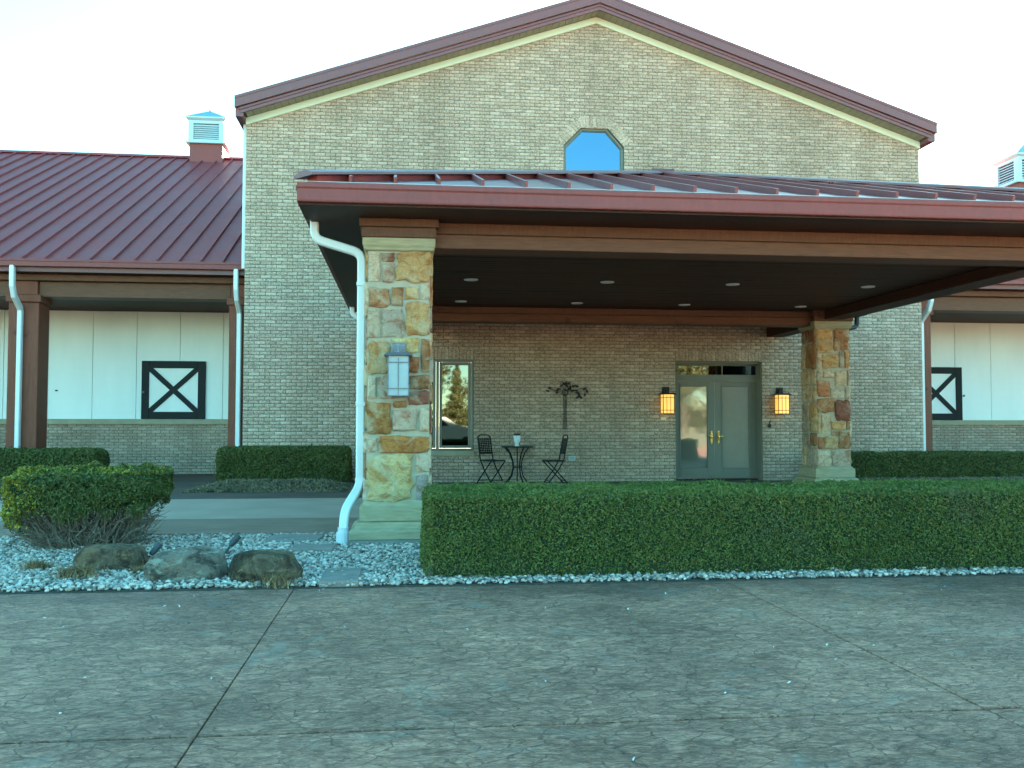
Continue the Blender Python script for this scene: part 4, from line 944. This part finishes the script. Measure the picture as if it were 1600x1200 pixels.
# boulders
def boulder(cx, cy_, sx, sy, sz, mat, seed, label, rot=0, planes=()):
    rg = random.Random(seed); off = Vector((seed*7.3, seed*3.1, seed)); bm = bmesh.new()
    ex = lambda c, e: math.copysign(abs(c)**e, c)
    for m_, z0, q0, ph in ((8, -.8, .98, 0), (7, .1, 1.03, .4), (6, .66, .84, .2), (3, .84, .42, .9)): # corners of a broken block, ring by ring
        for k in range(m_):
            a = 2*math.pi*k/m_+ph+rg.uniform(-.22, .22); q = q0*rg.uniform(.88, 1.06)
            bm.verts.new((ex(math.cos(a), .6)*q, ex(math.sin(a), .6)*q, z0+rg.uniform(-.09, .09)))
    bmesh.ops.convex_hull(bm, input=bm.verts); bmesh.ops.delete(bm, geom=[v for v in bm.verts if not v.link_faces], context='VERTS')
    bmesh.ops.bevel(bm, geom=bm.edges[:], offset=.055, segments=1, affect='EDGES', clamp_overlap=True); bmesh.ops.triangulate(bm, faces=bm.faces[:])
    for _ in range(4): bmesh.ops.subdivide_edges(bm, edges=[e for e in bm.edges if e.calc_length() > .13], cuts=1); bmesh.ops.triangulate(bm, faces=[f for f in bm.faces if len(f.verts) > 3])
    for v in bm.verts:
        p = v.co.copy(); a = p+off
        k = .05*noise.noise(a*1.8)+.05*(.4-abs(noise.noise(a*3.6)))+.035*(.4-abs(noise.noise(a*8)))+.016*noise.noise(a*18)
        p += p.normalized()*k; v.co = Vector((p.x*sx, p.y*sy, p.z*sz))
    me = bpy.data.meshes.new('boulder'); bm.to_mesh(me); bm.free(); me.shade_smooth(); me.set_sharp_from_angle(angle=.42)
    o = link(me, 'boulder', mat); o.location = (cx, cy_, sz*.42); o.rotation_euler = (0, 0, rot); tag(o, label, 'boulder', 'boulders in the gravel bed')
boulder(-2.31, 7.98, .295, .19, .165, 'rock_brown', 3, 'long flat brown boulder in front of the juniper', -.10, [(0, -1, .25, .8), (.9, 0, .5, .9)])
boulder(-1.60, 7.43, .315, .20, .185, 'rock_grey', 5, 'pale grey boulder in the middle of the three', .30, [(-.3, -1, .7, .66), (-1, -.6, -.1, .78), (.6, 0, 1, .74)])
boulder(-1.03, 7.28, .275, .18, .185, 'rock_dark', 8, 'dark mossy boulder nearest the stepping stone', -.12, [(0, -1, .15, .78), (.8, 0, .7, .85), (-.8, 0, .7, .85)])
def spot(x, y, rz, label, L=.115):
    t = thing('landscape_spotlight', label, 'spotlight', (x, y, .01), 'spotlights in the gravel bed')
    d = Vector((math.cos(rz)*.72, math.sin(rz)*.5, .85)).normalized(); p = Vector((x, y, .01))
    MB().tube([p, p+Vector((0, 0, .05)), p+d*.05+Vector((0, 0, .05))], .011, 8).lathe([(.03, 0), (.03, .012), (.014, .02)], (x, y, .005), 10).build('stake', 'spot_metal', t)
    h0 = p+d*.055+Vector((0, 0, .05)); MB().tube([h0, h0+d*.012, h0+d*.05, h0+d*L, h0+d*(L+.002)], .030, 12, [.35, .75, .95, 1, .86]).build('head', 'spot_metal', t)
spot(-2.07, 8.05, .55, 'dark spotlight leaning between the brown and the grey boulder'); spot(-1.53, 8.55, .5, 'dark spotlight standing behind the grey boulder near the lane')
def paver(x0, x1, y0, y1, z, label, sk=0):
    o = MB().hexa([(x0, y0, -.02), (x1, y0, -.02), (x1+sk, y1, -.02), (x0+sk, y1, -.02)], [(x0, y0, z), (x1, y0, z), (x1+sk, y1, z), (x0+sk, y1, z)]).build('stepping_stone', 'paver', bevel=.008); tag(o, label, 'stepping stone', 'stepping stones across the gravel')
paver(-.60, -.315, 6.97, 7.6, .045, 'blue grey stepping stone touching the driveway edge', .0); paver(-1.02, -.63, 8.72, 9.05, .055, 'grey stepping stone, middle one, left of the pillar base', .02); paver(-1.35, -.82, 9.45, 9.95, .045, 'grey stepping stone beside the lane edge', .03)

# ---------------------------------------------------------------- what the windows mirror: trees, lawn and a parked car behind the viewer
def tree(x, y, h, r, label, mat='tree_leaf', n=4200, conifer=False, name='broadleaf_tree'):
    t = thing(name, label, 'tree', (x, y, -.12))
    k = MB().tube([(x, y, -.15), (x+.1, y, h*.3), (x, y, h*.6), (x, y, h*.95)], h*.022, 8, [1.2, .9, .6, .15])
    for i in range(7):
        a = i*2.4; z = h*(.3+.08*i); k.tube([(x, y, z), (x+math.cos(a)*r*.4, y+math.sin(a)*r*.4, z+h*.08), (x+math.cos(a)*r*.75, y+math.sin(a)*r*.75, z+h*.12)], h*.008, 5, [1, .6, .25])
    k.build('trunk', 'bark', t)
    if conifer:
        z = rng.uniform(.08, 1, n)**.8; a = rng.uniform(0, 6.28, n); lay = (np.sin(z*60)*.5+.5); rr = r*(1.03-z)*(.45+.55*lay)*(.75+.25*np.sin(a*5+z*20))*np.sqrt(rng.uniform(.15, 1, n))
        P = np.stack([x+rr*np.cos(a), y+rr*np.sin(a), z*h-.12*rr], 1); leaf_object('crown', P, P*0+[0, 0, 1], .16, 'conifer_leaf', t, .8, .35)
    else:
        K = 26; c = rng.normal(0, 1, (K, 3)); c /= np.linalg.norm(c, axis=1, keepdims=True); c *= rng.uniform(.35, 1, (K, 1))*[r*.8, r*.8, h*.30]; c += [x, y, h*.66]
        w_ = rng.integers(0, K, n); P = c[w_]+rng.normal(0, 1, (n, 3))*r*.17; leaf_object('crown', P, P*0+[0, 0, 1], .20, mat, t, 1, .6)
tree(4.6, -46, 6.6, 2.1, 'spruce behind the driveway mirrored in the casement window', conifer=True, n=9000, name='spruce_tree')
for i, (x, y, h, r) in enumerate([(-4, -50, 10, 4), (1.2, -48, 8.5, 3.2), (9, -58, 6, 4.2), (14, -55, 7, 4), (20, -60, 9, 5), (27, -52, 8.5, 4.5), (34, -58, 9, 5), (-12, -56, 9, 5)]):
    tree(x, y, h, r, ['tall bare-brown tree left of the mirrored spruce', 'loose brown tree close beside the mirrored spruce', 'low rounded tree right of the spruce', 'mid sized tree mirrored in the left door pane', 'large round tree mirrored in the door glass', 'tree opposite the right end of the hall', 'tree opposite the right wing', 'tree opposite the left wing'][i])
n = 60000; X = rng.uniform(-90, 120, n); hgt = 3.2+1.8*np.array([noise.noise(Vector((x*.11, 0, 4))) for x in X])+.8*np.array([noise.noise(Vector((x*.45, 0, 7))) for x in X])
P = np.stack([X, -84+rng.normal(0, 2.5, n), hgt*np.sqrt(rng.uniform(0, 1, n))], 1); V, F = leaves(P, P*0+[0, 0, 1], .42, 1, .6); tag(link(fast_mesh('far_woods', V, F), 'far_woods', 'tree_leaf'), kind='stuff')
t = thing('parked_car', 'pale car parked on the driveway mirrored in the casement window', 'car', (1.6, -1.35, 0))
prof = [(-.9, .32), (-.95, .75), (-.85, 1.02), (-.55, 1.12), (.05, 1.46), (.9, 1.52), (1.9, 1.47), (2.35, 1.12), (3.25, 1.0), (3.55, .82), (3.6, .4), (3.3, .30)]
hw_ = [.86, .9, .92, .9, .68, .66, .68, .88, .9, .86, .86, .84]
yc = -1.4
V = [(x-.2, yc-h_, z) for (x, z), h_ in zip(prof, hw_)]+[(x-.2, yc+h_, z) for (x, z), h_ in zip(prof, hw_)]; n_ = len(prof)
body = MB().add(V, [tuple(range(n_))[::-1], tuple(range(n_, 2*n_))]+[(i, (i+1) % n_, n_+(i+1) % n_, n_+i) for i in range(n_)]); body.build('body', 'car_white', t, bevel=.03)
for pts in (((-.35, 1.12), (.15, 1.40), (.80, 1.44), (.80, 1.10)), ((.88, 1.10), (.88, 1.44), (1.70, 1.40), (2.0, 1.12))):
    MB().hexa([(x-.2, yc+.93-(z-1.1)*.66, z) for x, z in pts], [(x-.2, yc+.90-(z-1.1)*.66, z) for x, z in pts]).build('window', 'dark_glass', t)
for x in (.0, 2.75):
    for sy in (-1, 1):
        wv = MB(); y0 = yc+sy*.80
        wv.tube([(x-.2, y0-.1, .33), (x-.2, y0+.1, .33)], .33, 20); wh = wv.build('wheel', 'rubber', t)
        MB().tube([(x-.2, y0-.105, .33), (x-.2, y0+.105, .33)], .20, 14).build('rim', 'pewter', wh)
for sy in (-1, 1): MB().box(3.28, 3.40, yc+sy*.62-.15, yc+sy*.62+.15, .72, .84).build('headlight', 'art_glass', t, bevel=.02)
